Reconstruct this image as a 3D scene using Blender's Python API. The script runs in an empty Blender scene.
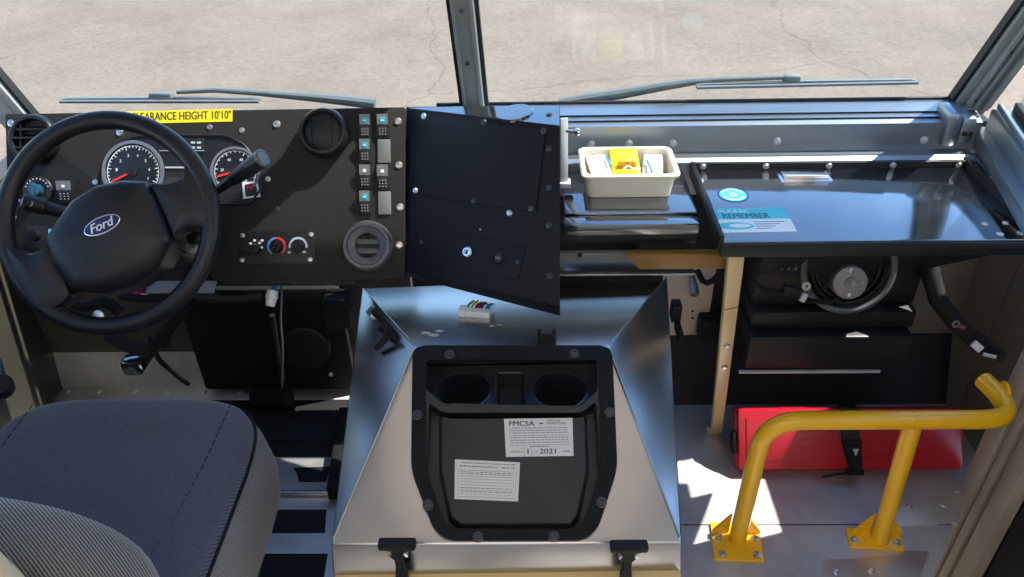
import bpy, bmesh, math, random
from mathutils import Vector, Matrix
random.seed(4)
rad = math.radians
V = Vector
S = bpy.context.scene
COL = S.collection

# ------------------------------------------------------------------ camera
FPX = 780.0
CAM = V((0, 0, 1.6))
RM = Matrix.Rotation(rad(1.5), 3, 'Z') @ Matrix.Rotation(rad(55), 3, 'X') @ Matrix.Rotation(rad(-1.3), 3, 'Z')
cd = bpy.data.cameras.new('camera')
cam = bpy.data.objects.new('camera', cd)
COL.objects.link(cam)
cam.matrix_world = Matrix.Translation(CAM) @ RM.to_4x4()
cd.sensor_width = 36.0
cd.lens = 36.0 * FPX / 1024.0
cd.clip_start = 0.02
S.camera = cam
S.view_settings.view_transform = 'Standard'
S.view_settings.look = 'None'
S.view_settings.gamma = 1.0
S.view_settings.use_curve_mapping = False
S.view_settings.exposure = .68


def ray(u, v): return RM @ V(((u - 512) / FPX, (288.5 - v) / FPX, -1))
def D(u, v, d): return CAM + ray(u, v) * d
def PZ(u, v, z):
    r = ray(u, v); return CAM + r * ((z - CAM.z) / r.z)
def PY(u, v, y):
    r = ray(u, v); return CAM + r * ((y - CAM.y) / r.y)
def PX(u, v, x):
    r = ray(u, v); return CAM + r * ((x - CAM.x) / r.x)


class Frame:
    """a flat face in the cab: origin o, axes x (along), y (up the face), z (out of the face)"""
    def __init__(s, o, x, n):
        s.o = V(o); z = V(n).normalized(); x = V(x); x = (x - z * x.dot(z)).normalized(); y = z.cross(x)
        s.x, s.y, s.z = x, y, z
        s.M = Matrix.Translation(s.o) @ Matrix((x, y, z)).transposed().to_4x4()
    def at(s, u, v, h=0.0):
        r = ray(u, v); o = s.o + s.z * h
        p = CAM + r * ((o - CAM).dot(s.z) / r.dot(s.z)) - s.o
        return (p.dot(s.x), p.dot(s.y))
    def poly(s, pts, h=0.0): return [s.at(u, v, h) for u, v in pts]
    def w(s, u, v, h=0.0):
        a, b = s.at(u, v, h); return s.M @ V((a, b, h))


# ------------------------------------------------------------------ mesh helpers
def area2(p): return sum(p[i][0] * p[(i + 1) % len(p)][1] - p[(i + 1) % len(p)][0] * p[i][1] for i in range(len(p)))
def ccw(p): return list(p) if area2(p) > 0 else list(reversed(p))
def rpoly(pts, r, seg=4):
    pts = [V((p[0], p[1])) for p in ccw(pts)]
    out = []; n = len(pts)
    rs = r if isinstance(r, (list, tuple)) else [r] * n
    for i in range(n):
        a, b, c = pts[i - 1], pts[i], pts[(i + 1) % n]
        d1, d2 = (a - b), (c - b)
        t = min(rs[i], d1.length * .48, d2.length * .48)
        p1, p2 = b + d1.normalized() * t, b + d2.normalized() * t
        if t < 1e-6: out.append((b.x, b.y)); continue
        for k in range(seg + 1):
            s = k / seg
            q = p1 * (1 - s) ** 2 + b * 2 * s * (1 - s) + p2 * s * s
            out.append((q.x, q.y))
    return out
def circ(cx, cy, rx, ry=None, n=32, rot=0.0):
    ry = rx if ry is None else ry; o = []
    for k in range(n):
        a = 2 * math.pi * k / n; x, y = rx * math.cos(a), ry * math.sin(a)
        o.append((cx + x * math.cos(rot) - y * math.sin(rot), cy + x * math.sin(rot) + y * math.cos(rot)))
    return o


class MB:
    def __init__(s, M=None):
        s.bm = bmesh.new(); s.M = (M.M if isinstance(M, Frame) else M) or Matrix()
    def _merge(s, b, M=None):
        bmesh.ops.transform(b, matrix=s.M @ (M or Matrix()), verts=b.verts)
        me = bpy.data.meshes.new('t'); b.to_mesh(me); b.free()
        s.bm.from_mesh(me); bpy.data.meshes.remove(me); return s
    def raw(s, vs, fs, M=None, bev=0, seg=2):
        b = bmesh.new(); vv = [b.verts.new(V(v)) for v in vs]
        for f in fs:
            try: b.faces.new([vv[i] for i in f])
            except ValueError: pass
        bmesh.ops.recalc_face_normals(b, faces=b.faces)
        if bev > 0:
            ed = [e for e in b.edges if len(e.link_faces) == 2 and e.calc_face_angle(0) > rad(28)]
            bmesh.ops.bevel(b, geom=ed, offset=bev, segments=seg, affect='EDGES', profile=.5, clamp_overlap=True)
        return s._merge(b, M)
    def box(s, x0, x1, y0, y1, z0, z1, bev=0, M=None):
        vs = [(x, y, z) for z in (z0, z1) for y in (y0, y1) for x in (x0, x1)]
        return s.raw(vs, [(0, 2, 3, 1), (4, 5, 7, 6), (0, 1, 5, 4), (2, 6, 7, 3), (0, 4, 6, 2), (1, 3, 7, 5)], M, bev)
    def hexa(s, p, bev=0):   # 8 points: bottom ring 0-3, top ring 4-7
        return s.raw(p, [(3, 2, 1, 0), (4, 5, 6, 7), (0, 1, 5, 4), (1, 2, 6, 5), (2, 3, 7, 6), (3, 0, 4, 7)], None, bev)
    def prism(s, poly, z0, z1, bev=0, M=None, seg=2):
        poly = ccw(poly); n = len(poly)
        vs = [(p[0], p[1], z0) for p in poly] + [(p[0], p[1], z1) for p in poly]
        fs = [tuple(reversed(range(n))), tuple(range(n, 2 * n))] + [(i, (i + 1) % n, n + (i + 1) % n, n + i) for i in range(n)]
        b = bmesh.new(); vv = [b.verts.new(V(v)) for v in vs]
        for f in fs: b.faces.new([vv[i] for i in f])
        if bev > 0:
            ed = [e for e in b.edges if all(v.co.z > z1 - 1e-7 for v in e.verts)]
            bmesh.ops.bevel(b, geom=ed, offset=bev, segments=seg, affect='EDGES', profile=.5, clamp_overlap=True)
        return s._merge(b, M)
    def rings(s, rings, cap0=True, cap1=True, M=None, closed=True):
        n = len(rings[0]); vs = [p for r in rings for p in r]; fs = []
        for k in range(len(rings) - 1):
            for i in range(n if closed else n - 1):
                j = (i + 1) % n
                fs.append((k * n + i, k * n + j, (k + 1) * n + j, (k + 1) * n + i))
        if cap0: fs.append(tuple(reversed(range(n))))
        if cap1: fs.append(tuple(range((len(rings) - 1) * n, len(rings) * n)))
        return s.raw(vs, fs, M)
    def dome(s, poly, prof, c=None, M=None):
        """rings of the outline shrunk about c: prof = [(scale, z)]"""
        poly = ccw(poly); n = len(poly)
        c = c or (sum(p[0] for p in poly) / n, sum(p[1] for p in poly) / n)
        return s.rings([[(c[0] + (p[0] - c[0]) * k, c[1] + (p[1] - c[1]) * k, z) for p in poly] for k, z in prof], M=M)
    def lathe(s, prof, c=(0, 0, 0), axis=(0, 0, 1), seg=28, closed=False):
        ax = V(axis).normalized(); q = V((0, 0, 1)).rotation_difference(ax).to_matrix().to_4x4()
        M = Matrix.Translation(V(c)) @ q; rs = []
        for r, z in prof:
            rs.append([(max(r, 1e-5) * math.cos(2 * math.pi * k / seg), max(r, 1e-5) * math.sin(2 * math.pi * k / seg), z) for k in range(seg)])
        if closed: rs.append(rs[0])
        return s.rings(rs, not closed, not closed, M)
    def cyl(s, a, b, r, r2=None, seg=20, bev=0):
        a, b = V(a), V(b); L = (b - a).length; r2 = r if r2 is None else r2
        pr = [(r, 0), (r2, L)] if not bev else [(r - bev, 0), (r, bev), (r2, L - bev), (r2 - bev, L)]
        return s.lathe(pr, a, b - a, seg)
    def tube(s, pts, r, seg=10, closed=False, smooth=0):
        pts = [V(p) for p in pts]
        if smooth:
            for _ in range(smooth):
                q = []
                n = len(pts)
                rng = range(n) if closed else range(n - 1)
                if not closed: q.append(pts[0])
                for i in rng:
                    a, b = pts[i], pts[(i + 1) % n]
                    q += [a * .75 + b * .25, a * .25 + b * .75]
                if not closed: q.append(pts[-1])
                pts = q
        n = len(pts); rs = []; up = None
        if isinstance(r, (list, tuple)) and len(r) != n:
            q = r; r = []
            for i in range(n):
                x = i / (n - 1) * (len(q) - 1); j = min(int(x), len(q) - 2); r.append(q[j] + (q[j + 1] - q[j]) * (x - j))
        for i in range(n):
            if closed: t = (pts[(i + 1) % n] - pts[i - 1]).normalized()
            else: t = (pts[min(i + 1, n - 1)] - pts[max(i - 1, 0)]).normalized()
            if up is None: up = t.orthogonal().normalized()
            else: up = (up - t * up.dot(t)).normalized()
            w = t.cross(up); rr = r[i] if isinstance(r, (list, tuple)) else r
            rs.append([pts[i] + (up * math.cos(2 * math.pi * k / seg) + w * math.sin(2 * math.pi * k / seg)) * rr for k in range(seg)])
        if closed:
            rs.append(rs[0]); return s.rings(rs, False, False)
        return s.rings(rs)
    def bar(s, a, b, w, t, n=(0, 0, 1), bev=0):
        """flat bar from a to b, width w across n, thickness t along n"""
        a, b = V(a), V(b); d = (b - a).normalized(); n = V(n); n = (n - d * n.dot(d)).normalized(); q = n.cross(d)
        p = [a - q * w / 2 - n * t / 2, a + q * w / 2 - n * t / 2, b + q * w / 2 - n * t / 2, b - q * w / 2 - n * t / 2,
             a - q * w / 2 + n * t / 2, a + q * w / 2 + n * t / 2, b + q * w / 2 + n * t / 2, b - q * w / 2 + n * t / 2]
        return s.hexa(p, bev)
    def ribbon(s, pts, w, t, n):
        pts = [V(p) for p in pts]; rs = []
        for i in range(len(pts)):
            d = (pts[min(i + 1, len(pts) - 1)] - pts[max(i - 1, 0)]).normalized()
            m = V(n); m = (m - d * m.dot(d)).normalized(); q = m.cross(d)
            ww = w[i] if isinstance(w, (list, tuple)) else w
            rs.append([pts[i] + q * ww / 2 + m * t / 2, pts[i] - q * ww / 2 + m * t / 2, pts[i] - q * ww / 2 - m * t / 2, pts[i] + q * ww / 2 - m * t / 2])
        return s.rings(rs)
    def text(s, txt, x0, x1, y0, y1, z=0, h=.0004, M=None, shear=0, bold=0.0):
        cu = bpy.data.curves.new('txt', 'FONT'); cu.body = txt; cu.extrude = 0; cu.shear = shear; cu.offset = 0; cu.resolution_u = 3
        o = bpy.data.objects.new('txt', cu); COL.objects.link(o)
        dg = bpy.context.evaluated_depsgraph_get(); me = bpy.data.meshes.new_from_object(o.evaluated_get(dg))
        xs = [v.co.x for v in me.vertices]; ys = [v.co.y for v in me.vertices]
        if xs:
            ax, bx, ay, by = min(xs), max(xs), min(ys), max(ys)
            for v in me.vertices:
                v.co.x = x0 + (v.co.x - ax) / (bx - ax) * (x1 - x0)
                v.co.y = y0 + (v.co.y - ay) / (by - ay) * (y1 - y0)
                v.co.z = z
            b = bmesh.new(); b.from_mesh(me)
            ex = bmesh.ops.extrude_face_region(b, geom=b.faces[:])
            bmesh.ops.translate(b, vec=(0, 0, h), verts=[e for e in ex['geom'] if isinstance(e, bmesh.types.BMVert)])
            bmesh.ops.recalc_face_normals(b, faces=b.faces)
            if bold:
                b2 = b.copy(); bmesh.ops.translate(b2, vec=(min((x1 - x0) * .012, .00065 if bold > .011 else .0003), 0, h * .05), verts=b2.verts); s._merge(b2, M)
            s._merge(b, M)
        bpy.data.objects.remove(o); bpy.data.curves.remove(cu); bpy.data.meshes.remove(me); return s
    def mesh(s, name):
        me = bpy.data.meshes.new(name); s.bm.to_mesh(me); s.bm.free(); return me


WL = {}
def obj(name, mb, mat, parent=None, label=None, ang=32, origin=None):
    me = mb.mesh(name) if isinstance(mb, MB) else mb
    if isinstance(mb, MB):
        if len(me.vertices):
            xs = [[v.co[i] for v in me.vertices] for i in range(3)]
            c = V([(min(x) + max(x)) / 2 for x in xs])
            if parent is None: c.z = min(xs[2])
        else: c = V()
        if origin is not None: c = V(origin)
        me.transform(Matrix.Translation(-c))
        me.polygons.foreach_set('use_smooth', [True] * len(me.polygons))
        me.set_sharp_from_angle(angle=rad(ang))
    else: c = V(origin)
    if mat is not None and not len(me.materials): me.materials.append(mat)
    o = bpy.data.objects.new(name, me); COL.objects.link(o)
    WL[o] = c
    if parent is not None:
        o.parent = parent; o.location = c - WL[parent]
    else: o.location = c
    if label: o['label'] = label
    return o
def tag(o, label, cat, group=None, kind=None):
    o['label'] = label; o['category'] = cat
    if group: o['group'] = group
    if kind: o['kind'] = kind
    return o
def thing(name, loc, label, cat, group=None):
    o = bpy.data.objects.new(name, None); COL.objects.link(o); o.location = V(loc); o.empty_display_size = .05
    WL[o] = V(loc); return tag(o, label, cat, group)
def struct(name, mb, mat, **k):
    o = obj(name, mb, mat, **k); o['kind'] = 'structure'; return o
def boolean(mb, cutters, op='DIFFERENCE'):
    """solid minus solids; returns a builder holding the result"""
    a = bpy.data.objects.new('a', mb.mesh('a')); COL.objects.link(a); tmp = [a]
    for c in cutters:
        b = bpy.data.objects.new('b', c.mesh('b')); COL.objects.link(b); tmp.append(b)
        m = a.modifiers.new('m', 'BOOLEAN'); m.operation = op; m.object = b; m.solver = 'EXACT'
    dg = bpy.context.evaluated_depsgraph_get(); dg.update()
    me = bpy.data.meshes.new_from_object(a.evaluated_get(dg))
    r = MB(); r.bm.from_mesh(me); bpy.data.meshes.remove(me)
    for t in tmp:
        d = t.data; bpy.data.objects.remove(t); bpy.data.meshes.remove(d)
    return r


# ------------------------------------------------------------------ materials
def lin(c):
    return tuple(((x / 255) / 12.92 if x / 255 <= .04045 else ((x / 255 + .055) / 1.055) ** 2.4) for x in c) + (1,)
MATS = {}
def mat(name, col, rough=.5, metal=0.0, bump=None, var=None, coat=0.0, spec=.5, rvar=None, aniso=None, sheen=0, ior=1.5):
    m = bpy.data.materials.new(name); m.use_nodes = True; nt = m.node_tree; b = nt.nodes['Principled BSDF']
    N = nt.nodes.new; Lk = nt.links.new
    b.inputs['IOR'].default_value = ior
    b.inputs['Base Color'].default_value = (*col[:3], 1); b.inputs['Roughness'].default_value = rough
    b.inputs['Metallic'].default_value = metal; b.inputs['Coat Weight'].default_value = coat
    b.inputs['Specular IOR Level'].default_value = spec
    b.inputs['Coat Roughness'].default_value = .05
    if sheen: b.inputs['Sheen Weight'].default_value = sheen
    tc = N('ShaderNodeTexCoord')
    if aniso:   # stretched noise: rolled / brushed sheet
        mp = N('ShaderNodeMapping'); mp.inputs['Scale'].default_value = aniso; Lk(tc.outputs['Object'], mp.inputs[0]); co = mp.outputs[0]
    else: co = tc.outputs['Object']
    if var:     # (scale, other colour, low, high)
        n = N('ShaderNodeTexNoise'); n.inputs['Scale'].default_value = var[0]; n.inputs['Detail'].default_value = 6; n.inputs['Roughness'].default_value = .65
        Lk(co, n.inputs['Vector'])
        r = N('ShaderNodeValToRGB'); r.color_ramp.elements[0].position = var[2]; r.color_ramp.elements[1].position = var[3]
        r.color_ramp.elements[0].color = (*col[:3], 1); r.color_ramp.elements[1].color = (*var[1][:3], 1)
        Lk(n.outputs['Fac'], r.inputs[0]); Lk(r.outputs[0], b.inputs['Base Color'])
    if rvar:    # (scale, low, high)
        n = N('ShaderNodeTexNoise'); n.inputs['Scale'].default_value = rvar[0]; n.inputs['Detail'].default_value = 5; Lk(co, n.inputs['Vector'])
        r = N('ShaderNodeMapRange'); r.inputs['From Min'].default_value = .3; r.inputs['From Max'].default_value = .7
        r.inputs['To Min'].default_value = rvar[1]; r.inputs['To Max'].default_value = rvar[2]
        Lk(n.outputs['Fac'], r.inputs['Value']); Lk(r.outputs[0], b.inputs['Roughness'])
    if bump:    # (scale, strength, distance)
        n = N('ShaderNodeTexNoise'); n.inputs['Scale'].default_value = bump[0]; n.inputs['Detail'].default_value = 3; Lk(co, n.inputs['Vector'])
        bp = N('ShaderNodeBump'); bp.inputs['Strength'].default_value = bump[1]; bp.inputs['Distance'].default_value = bump[2]
        Lk(n.outputs['Fac'], bp.inputs['Height']); Lk(bp.outputs[0], b.inputs['Normal'])
    MATS[name] = m; return m


plate_black = mat('textured black powder coat', (.019, .0183, .0175), .52, spec=.15, bump=(900, .5, .0006), rvar=(60, .42, .58))
console_black = mat('black coated steel console', (.007, .007, .011), .5, spec=.2, bump=(700, .4, .0005))
gloss_black = mat('gloss black painted steel', (.010, .012, .016), .12, coat=.8, rvar=(9, .07, .16), bump=(10, .05, .001), ior=3.0)
satin_black = mat('satin black plastic', (.010, .010, .011), .42, spec=.35)
dull_black = mat('dull black plastic', (.006, .006, .0065), .65, spec=.25)
rubber = mat('black rubber', (.008, .008, .008), .7, spec=.25, bump=(200, .2, .0006))
wheel_black = mat('soft black steering wheel plastic', (.009, .009, .011), .36, spec=.35, bump=(800, .25, .0004))
tray_black = mat('grained black moulded plastic', (.007, .007, .0074), .6, spec=.15, bump=(650, .6, .0005))
steel = mat('bare rolled aluminium sheet', (.50, .49, .485), .27, 1.0)
floor_metal = mat('worn aluminium floor sheet', (.66, .64, .62), .5, .85, rvar=(5, .4, .62), bump=(18, .2, .001), var=(6, (.42, .40, .38), .45, .8))
rail_metal = mat('anodised aluminium extrusion', (.30, .335, .37), .36, .9, rvar=(6, .32, .42), aniso=(.3, 3, 3))
post_grey = mat('grey anodised window post', (.26, .295, .30), .38, .35, rvar=(20, .3, .45), aniso=(8, .3, 8))
zinc = mat('zinc plated screw', (.62, .62, .62), .3, 1.0)
dark_zinc = mat('blackened screw', (.06, .06, .065), .35, .6)
wall_tan = mat('tan painted cab wall', (.15, .125, .095), .55, var=(3, (.11, .09, .07), .4, .75))
firewall_dark = mat('dark painted firewall', (.012, .012, .012), .6, spec=.25, var=(5, (.022, .02, .018), .45, .8))
wall_olive = mat('dark olive painted wall', (.045, .041, .030), .5, var=(3, (.035, .032, .025), .4, .75))
wall_brown = mat('brown painted bulkhead', (.05, .042, .032), .55)
panel_warm = mat('warm black grained plastic', (.034, .030, .027), .5, spec=.3, bump=(650, .6, .0005))
bracket_reflection = mat('steel with orange reflection colour', (.22, .115, .025), .35)  # orange reflection on dark metal, put into the base colour
mat_black = mat('black ribbed floor mat', (.008, .008, .009), .6, spec=.3, bump=(60, .3, .002))
roof_white = mat('white ceiling liner', (.74, .74, .73), .6)
seal = mat('black window gasket', (.008, .008, .008), .6)
yellow = mat('yellow gloss paint', (.86, .47, .008), .32, coat=.3, bump=(40, .08, .001), var=(12, (.76, .39, .006), .5, .8))
tan_bar = mat('tan painted steel bar', (.62, .45, .22), .4, var=(10, (.52, .36, .16), .45, .8))
red_plastic = mat('red moulded plastic', (.38, .007, .020), .32, var=(6, (.32, .006, .015), .45, .75))
cream_plastic = mat('cream moulded plastic', (.70, .65, .52), .4)
white_paper = mat('white paper', (.78, .78, .76), .6)
paper_aged = mat('off white label film', (.60, .57, .52), .5)
label_yellow = mat('yellow label film', (.85, .68, .01), .4)
packet_yellow = mat('yellow packet', (.86, .66, .005), .35)
tray_sheen = mat('smooth black moulded plastic', (.010, .011, .015), .32, spec=.55)
print_grey = mat('faded grey print', (.20, .19, .18), .6)
ink = mat('black print', (.012, .012, .014), .6)
cyan = mat('cyan label film', (.05, .52, .60), .4)
cyan_light = mat('pale cyan label film', (.50, .74, .74), .4)
white_film = mat('white label film', (.74, .78, .76), .4)
teal_print = mat('teal print', (.01, .10, .13), .5)
blue_lens = mat('blue green switch lens', (.03, .36, .46), .3)
knob_highlight = mat('dark knob plastic with blue highlight', (.012, .06, .10), .3)  # blue highlight of a dark knob painted as its base colour
grey_plastic = mat('grey switch plastic', (.16, .165, .165), .4)
vent_grey = mat('grey satin vent bezel', (.09, .095, .10), .38)
white_print = mat('white print', (.75, .76, .78), .5)
dial_ring = mat('pale dial ring', (.45, .50, .56), .4)
dial_rim = mat('grey dial rim', (.13, .145, .17), .4)
dial_black = mat('dial face', (.012, .014, .02), .25)
red_needle = mat('red needle', (.75, .03, .02), .4)
badge_blue = mat('blue enamel', (.008, .012, .10), .2, coat=.5)
chrome = mat('polished metal', (.75, .75, .77), .12, 1.0)
blue_arc = mat('blue print', (.06, .28, .7), .5)
red_arc = mat('red print', (.65, .04, .04), .5)
motor_metal = mat('dull grey motor casing', (.34, .31, .29), .45, .7)
beige_shell = mat('beige seat shell', (.50, .40, .27), .5)
maroon = mat('maroon wire', (.22, .01, .03), .5)
green_wire = mat('green wire', (.15, .35, .06), .5)
blue_wire = mat('blue wire', (.03, .25, .5), .5)
clear_white = mat('milky connector plastic', (.62, .63, .62), .35)
glue = mat('dried glue', (.36, .34, .30), .6)
panel_beige = mat('pale beige painted panel', (.55, .46, .38), .5)
foam_tan = mat('tan foam strip', (.55, .40, .17), .7)
skin_grey = mat('light grey painted metal', (.45, .47, .48), .4)
arm_grey = mat('grey wiper paint', (.11, .135, .145), .45)


def fabric(name, c1, c2, scale, ang, mixs=.5):
    m = bpy.data.materials.new(name); m.use_nodes = True; nt = m.node_tree; b = nt.nodes['Principled BSDF']; N = nt.nodes.new; Lk = nt.links.new
    tc = N('ShaderNodeTexCoord'); mp = N('ShaderNodeMapping'); mp.inputs['Rotation'].default_value = ang; Lk(tc.outputs['Object'], mp.inputs[0])
    w = N('ShaderNodeTexWave'); w.wave_type = 'BANDS'; w.inputs['Scale'].default_value = scale; w.inputs['Distortion'].default_value = .6; w.inputs['Detail'].default_value = 1
    w.inputs['Detail Scale'].default_value = 6
    Lk(mp.outputs[0], w.inputs[0])
    n = N('ShaderNodeTexNoise'); n.inputs['Scale'].default_value = 420; n.inputs['Detail'].default_value = 2; Lk(tc.outputs['Object'], n.inputs['Vector'])
    mx = N('ShaderNodeMix'); mx.data_type = 'FLOAT'; mx.inputs[0].default_value = mixs; Lk(w.outputs['Fac'], mx.inputs[2]); Lk(n.outputs['Fac'], mx.inputs[3])
    r = N('ShaderNodeValToRGB'); r.color_ramp.elements[0].position = .3; r.color_ramp.elements[1].position = .75
    r.color_ramp.elements[0].color = (*c1, 1); r.color_ramp.elements[1].color = (*c2, 1); Lk(mx.outputs[0], r.inputs[0]); Lk(r.outputs[0], b.inputs['Base Color'])
    b.inputs['Roughness'].default_value = .85; b.inputs['Sheen Weight'].default_value = .25; b.inputs['Specular IOR Level'].default_value = .2
    bp = N('ShaderNodeBump'); bp.inputs['Strength'].default_value = .35; bp.inputs['Distance'].default_value = .0015; Lk(mx.outputs[0], bp.inputs['Height']); Lk(bp.outputs[0], b.inputs['Normal'])
    return m
seat_fabric = fabric('dark blue grey woven seat cloth', (.03, .033, .045), (.11, .118, .15), 170, (0, 0, rad(14)), .62)
side_fabric = fabric('grey flecked seat side cloth', (.085, .078, .075), (.26, .24, .225), 150, (0, 0, rad(40)), .7)
ribbed_fabric = fabric('ribbed grey seat back cloth', (.035, .033, .034), (.22, .205, .19), 95, (0, 0, rad(-52)), .3)


def glass_mat():
    m = bpy.data.materials.new('clear window glass'); m.use_nodes = True; nt = m.node_tree; nt.nodes.clear(); N = nt.nodes.new; Lk = nt.links.new
    out = N('ShaderNodeOutputMaterial'); t = N('ShaderNodeBsdfTransparent'); t.inputs[0].default_value = (.95, .975, .965, 1)
    g = N('ShaderNodeBsdfGlossy'); g.inputs['Roughness'].default_value = 0.0
    lw = N('ShaderNodeLayerWeight'); lw.inputs[0].default_value = .5
    p = N('ShaderNodeMath'); p.operation = 'POWER'; p.inputs[1].default_value = 4; Lk(lw.outputs['Facing'], p.inputs[0])
    a = N('ShaderNodeMath'); a.operation = 'MULTIPLY_ADD'; a.inputs[1].default_value = .6; a.inputs[2].default_value = .025; Lk(p.outputs[0], a.inputs[0])
    mx = N('ShaderNodeMixShader'); Lk(a.outputs[0], mx.inputs[0]); Lk(t.outputs[0], mx.inputs[1]); Lk(g.outputs[0], mx.inputs[2]); Lk(mx.outputs[0], out.inputs[0])
    return m
glass = glass_mat()


def fill_sheet_mat(tint=(.90, .84, .76, 1)):
    m = bpy.data.materials.new('translucent fill light sheet'); m.use_nodes = True; nt = m.node_tree; nt.nodes.clear(); N = nt.nodes.new; Lk = nt.links.new
    out = N('ShaderNodeOutputMaterial'); t = N('ShaderNodeBsdfTranslucent'); t.inputs[0].default_value = tint
    d = N('ShaderNodeBsdfDiffuse'); d.inputs[0].default_value = (.8, .78, .74, 1); mx = N('ShaderNodeMixShader'); mx.inputs[0].default_value = .2
    Lk(t.outputs[0], mx.inputs[1]); Lk(d.outputs[0], mx.inputs[2]); Lk(mx.outputs[0], out.inputs[0]); return m
rear_fill_sheet = fill_sheet_mat()
cab_fill_sheet = fill_sheet_mat((.52, .475, .425, 1))


def ground_mat():
    m = bpy.data.materials.new('sunlit worn concrete'); m.use_nodes = True; nt = m.node_tree; b = nt.nodes['Principled BSDF']; N = nt.nodes.new; Lk = nt.links.new
    tc = N('ShaderNodeTexCoord')
    n1 = N('ShaderNodeTexNoise'); n1.inputs['Scale'].default_value = .9; n1.inputs['Detail'].default_value = 10; n1.inputs['Roughness'].default_value = .7; Lk(tc.outputs['Object'], n1.inputs['Vector'])
    r1 = N('ShaderNodeValToRGB'); r1.color_ramp.elements[0].position = .3; r1.color_ramp.elements[1].position = .7
    r1.color_ramp.elements[0].color = (.160, .130, .102, 1); r1.color_ramp.elements[1].color = (.222, .180, .140, 1); Lk(n1.outputs['Fac'], r1.inputs[0])
    n2 = N('ShaderNodeTexNoise'); n2.inputs['Scale'].default_value = 26; n2.inputs['Detail'].default_value = 8; n2.inputs['Roughness'].default_value = .8; Lk(tc.outputs['Object'], n2.inputs['Vector'])
    r2 = N('ShaderNodeValToRGB'); r2.color_ramp.elements[0].position = .32; r2.color_ramp.elements[1].position = .6
    r2.color_ramp.elements[0].color = (.70, .69, .68, 1); r2.color_ramp.elements[1].color = (1.06, 1.05, 1.04, 1); Lk(n2.outputs['Fac'], r2.inputs[0])
    mu = N('ShaderNodeMix'); mu.data_type = 'RGBA'; mu.blend_type = 'MULTIPLY'; mu.inputs[0].default_value = 1; Lk(r1.outputs[0], mu.inputs[6]); Lk(r2.outputs[0], mu.inputs[7])
    # cracks: edges of large warped cells
    nw = N('ShaderNodeTexNoise'); nw.inputs['Scale'].default_value = 1.3; nw.inputs['Detail'].default_value = 6; Lk(tc.outputs['Object'], nw.inputs['Vector'])
    ad = N('ShaderNodeVectorMath'); ad.operation = 'MULTIPLY_ADD'; ad.inputs[1].default_value = (.5, .5, .5); Lk(nw.outputs['Color'], ad.inputs[0]); Lk(tc.outputs['Object'], ad.inputs[2])
    vo = N('ShaderNodeTexVoronoi'); vo.feature = 'DISTANCE_TO_EDGE'; vo.inputs['Scale'].default_value = .22; Lk(ad.outputs[0], vo.inputs['Vector'])
    rc = N('ShaderNodeValToRGB'); rc.color_ramp.elements[0].position = .001; rc.color_ramp.elements[1].position = .004
    rc.color_ramp.elements[0].color = (.78, .76, .74, 1); rc.color_ramp.elements[1].color = (1, 1, 1, 1); Lk(vo.outputs['Distance'], rc.inputs[0])
    mu2 = N('ShaderNodeMix'); mu2.data_type = 'RGBA'; mu2.blend_type = 'MULTIPLY'; mu2.inputs[0].default_value = 1; Lk(mu.outputs[2], mu2.inputs[6]); Lk(rc.outputs[0], mu2.inputs[7])
    Lk(mu2.outputs[2], b.inputs['Base Color']); b.inputs['Roughness'].default_value = .9; b.inputs['Specular IOR Level'].default_value = .2
    bp = N('ShaderNodeBump'); bp.inputs['Strength'].default_value = .25; bp.inputs['Distance'].default_value = .01; Lk(n2.outputs['Fac'], bp.inputs['Height']); Lk(bp.outputs[0], b.inputs['Normal'])
    return m


# ------------------------------------------------------------------ light
SUN = V((.563, .165, .81)).normalized()
w = bpy.data.worlds.new('sky'); S.world = w; w.use_nodes = True
nt = w.node_tree; bg = nt.nodes['Background']
sk = nt.nodes.new('ShaderNodeTexSky'); sk.sky_type = 'NISHITA'; sk.sun_disc = False
sk.sun_elevation = math.asin(SUN.z); sk.sun_rotation = math.atan2(SUN.x, SUN.y); sk.air_density = 1.0; sk.dust_density = .1; sk.ozone_density = 3.0
hsv = nt.nodes.new('ShaderNodeHueSaturation'); hsv.inputs['Saturation'].default_value = 1.08
nt.links.new(sk.outputs[0], hsv.inputs['Color']); nt.links.new(hsv.outputs[0], bg.inputs[0]); bg.inputs[1].default_value = .30
sl = bpy.data.lights.new('sun', 'SUN'); sl.energy = 8.0; sl.angle = rad(.6); sl.color = (1, .95, .87)
so = bpy.data.objects.new('sun', sl); COL.objects.link(so); so.location = (3, 3, 6)
so.rotation_euler = SUN.to_track_quat('Z', 'Y').to_euler()

# ------------------------------------------------------------------ setting
WB = V((0, 1.636, .95)); RAKE = .3
WF = Frame(WB, (1, 0, 0), (0, -1, -RAKE))      # windshield plane, y up the glass, z into the cab
def WP(u, v, h=0): return WF.w(u, v, h)

gm = MB(); gm.box(-30, 30, -20, 45, -.85, -.75); struct('ground', gm, ground_mat())

FL = .15    # driver platform level
m = MB()
pr = PZ(965, 495, 0); p1 = PZ(953, 525, 0); p2 = PZ(932, 577, 0)
m.prism([(-.2, 1.70), (1.21, 1.70), (1.21, pr.y + .03), (pr.x, pr.y), (p1.x, p1.y), (p2.x, p2.y), (p2.x - .1, p2.y - .35), (p2.x - .1, -1.4), (-.2, -1.4)], -.03, 0, .004)
floor = struct('floor', m, floor_metal)
m = MB(); m.box(-1.32, -.2, -1.4, 1.60, .0, FL, .004); lf = struct('floor_driver', m, floor_metal)
# stepwell side and bottom behind the passenger floor edge
m = MB(); m.box(p2.x - .1, 1.35, -1.4, 1.5, -.40, -.36); struct('floor_step', m, floor_metal)

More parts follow.
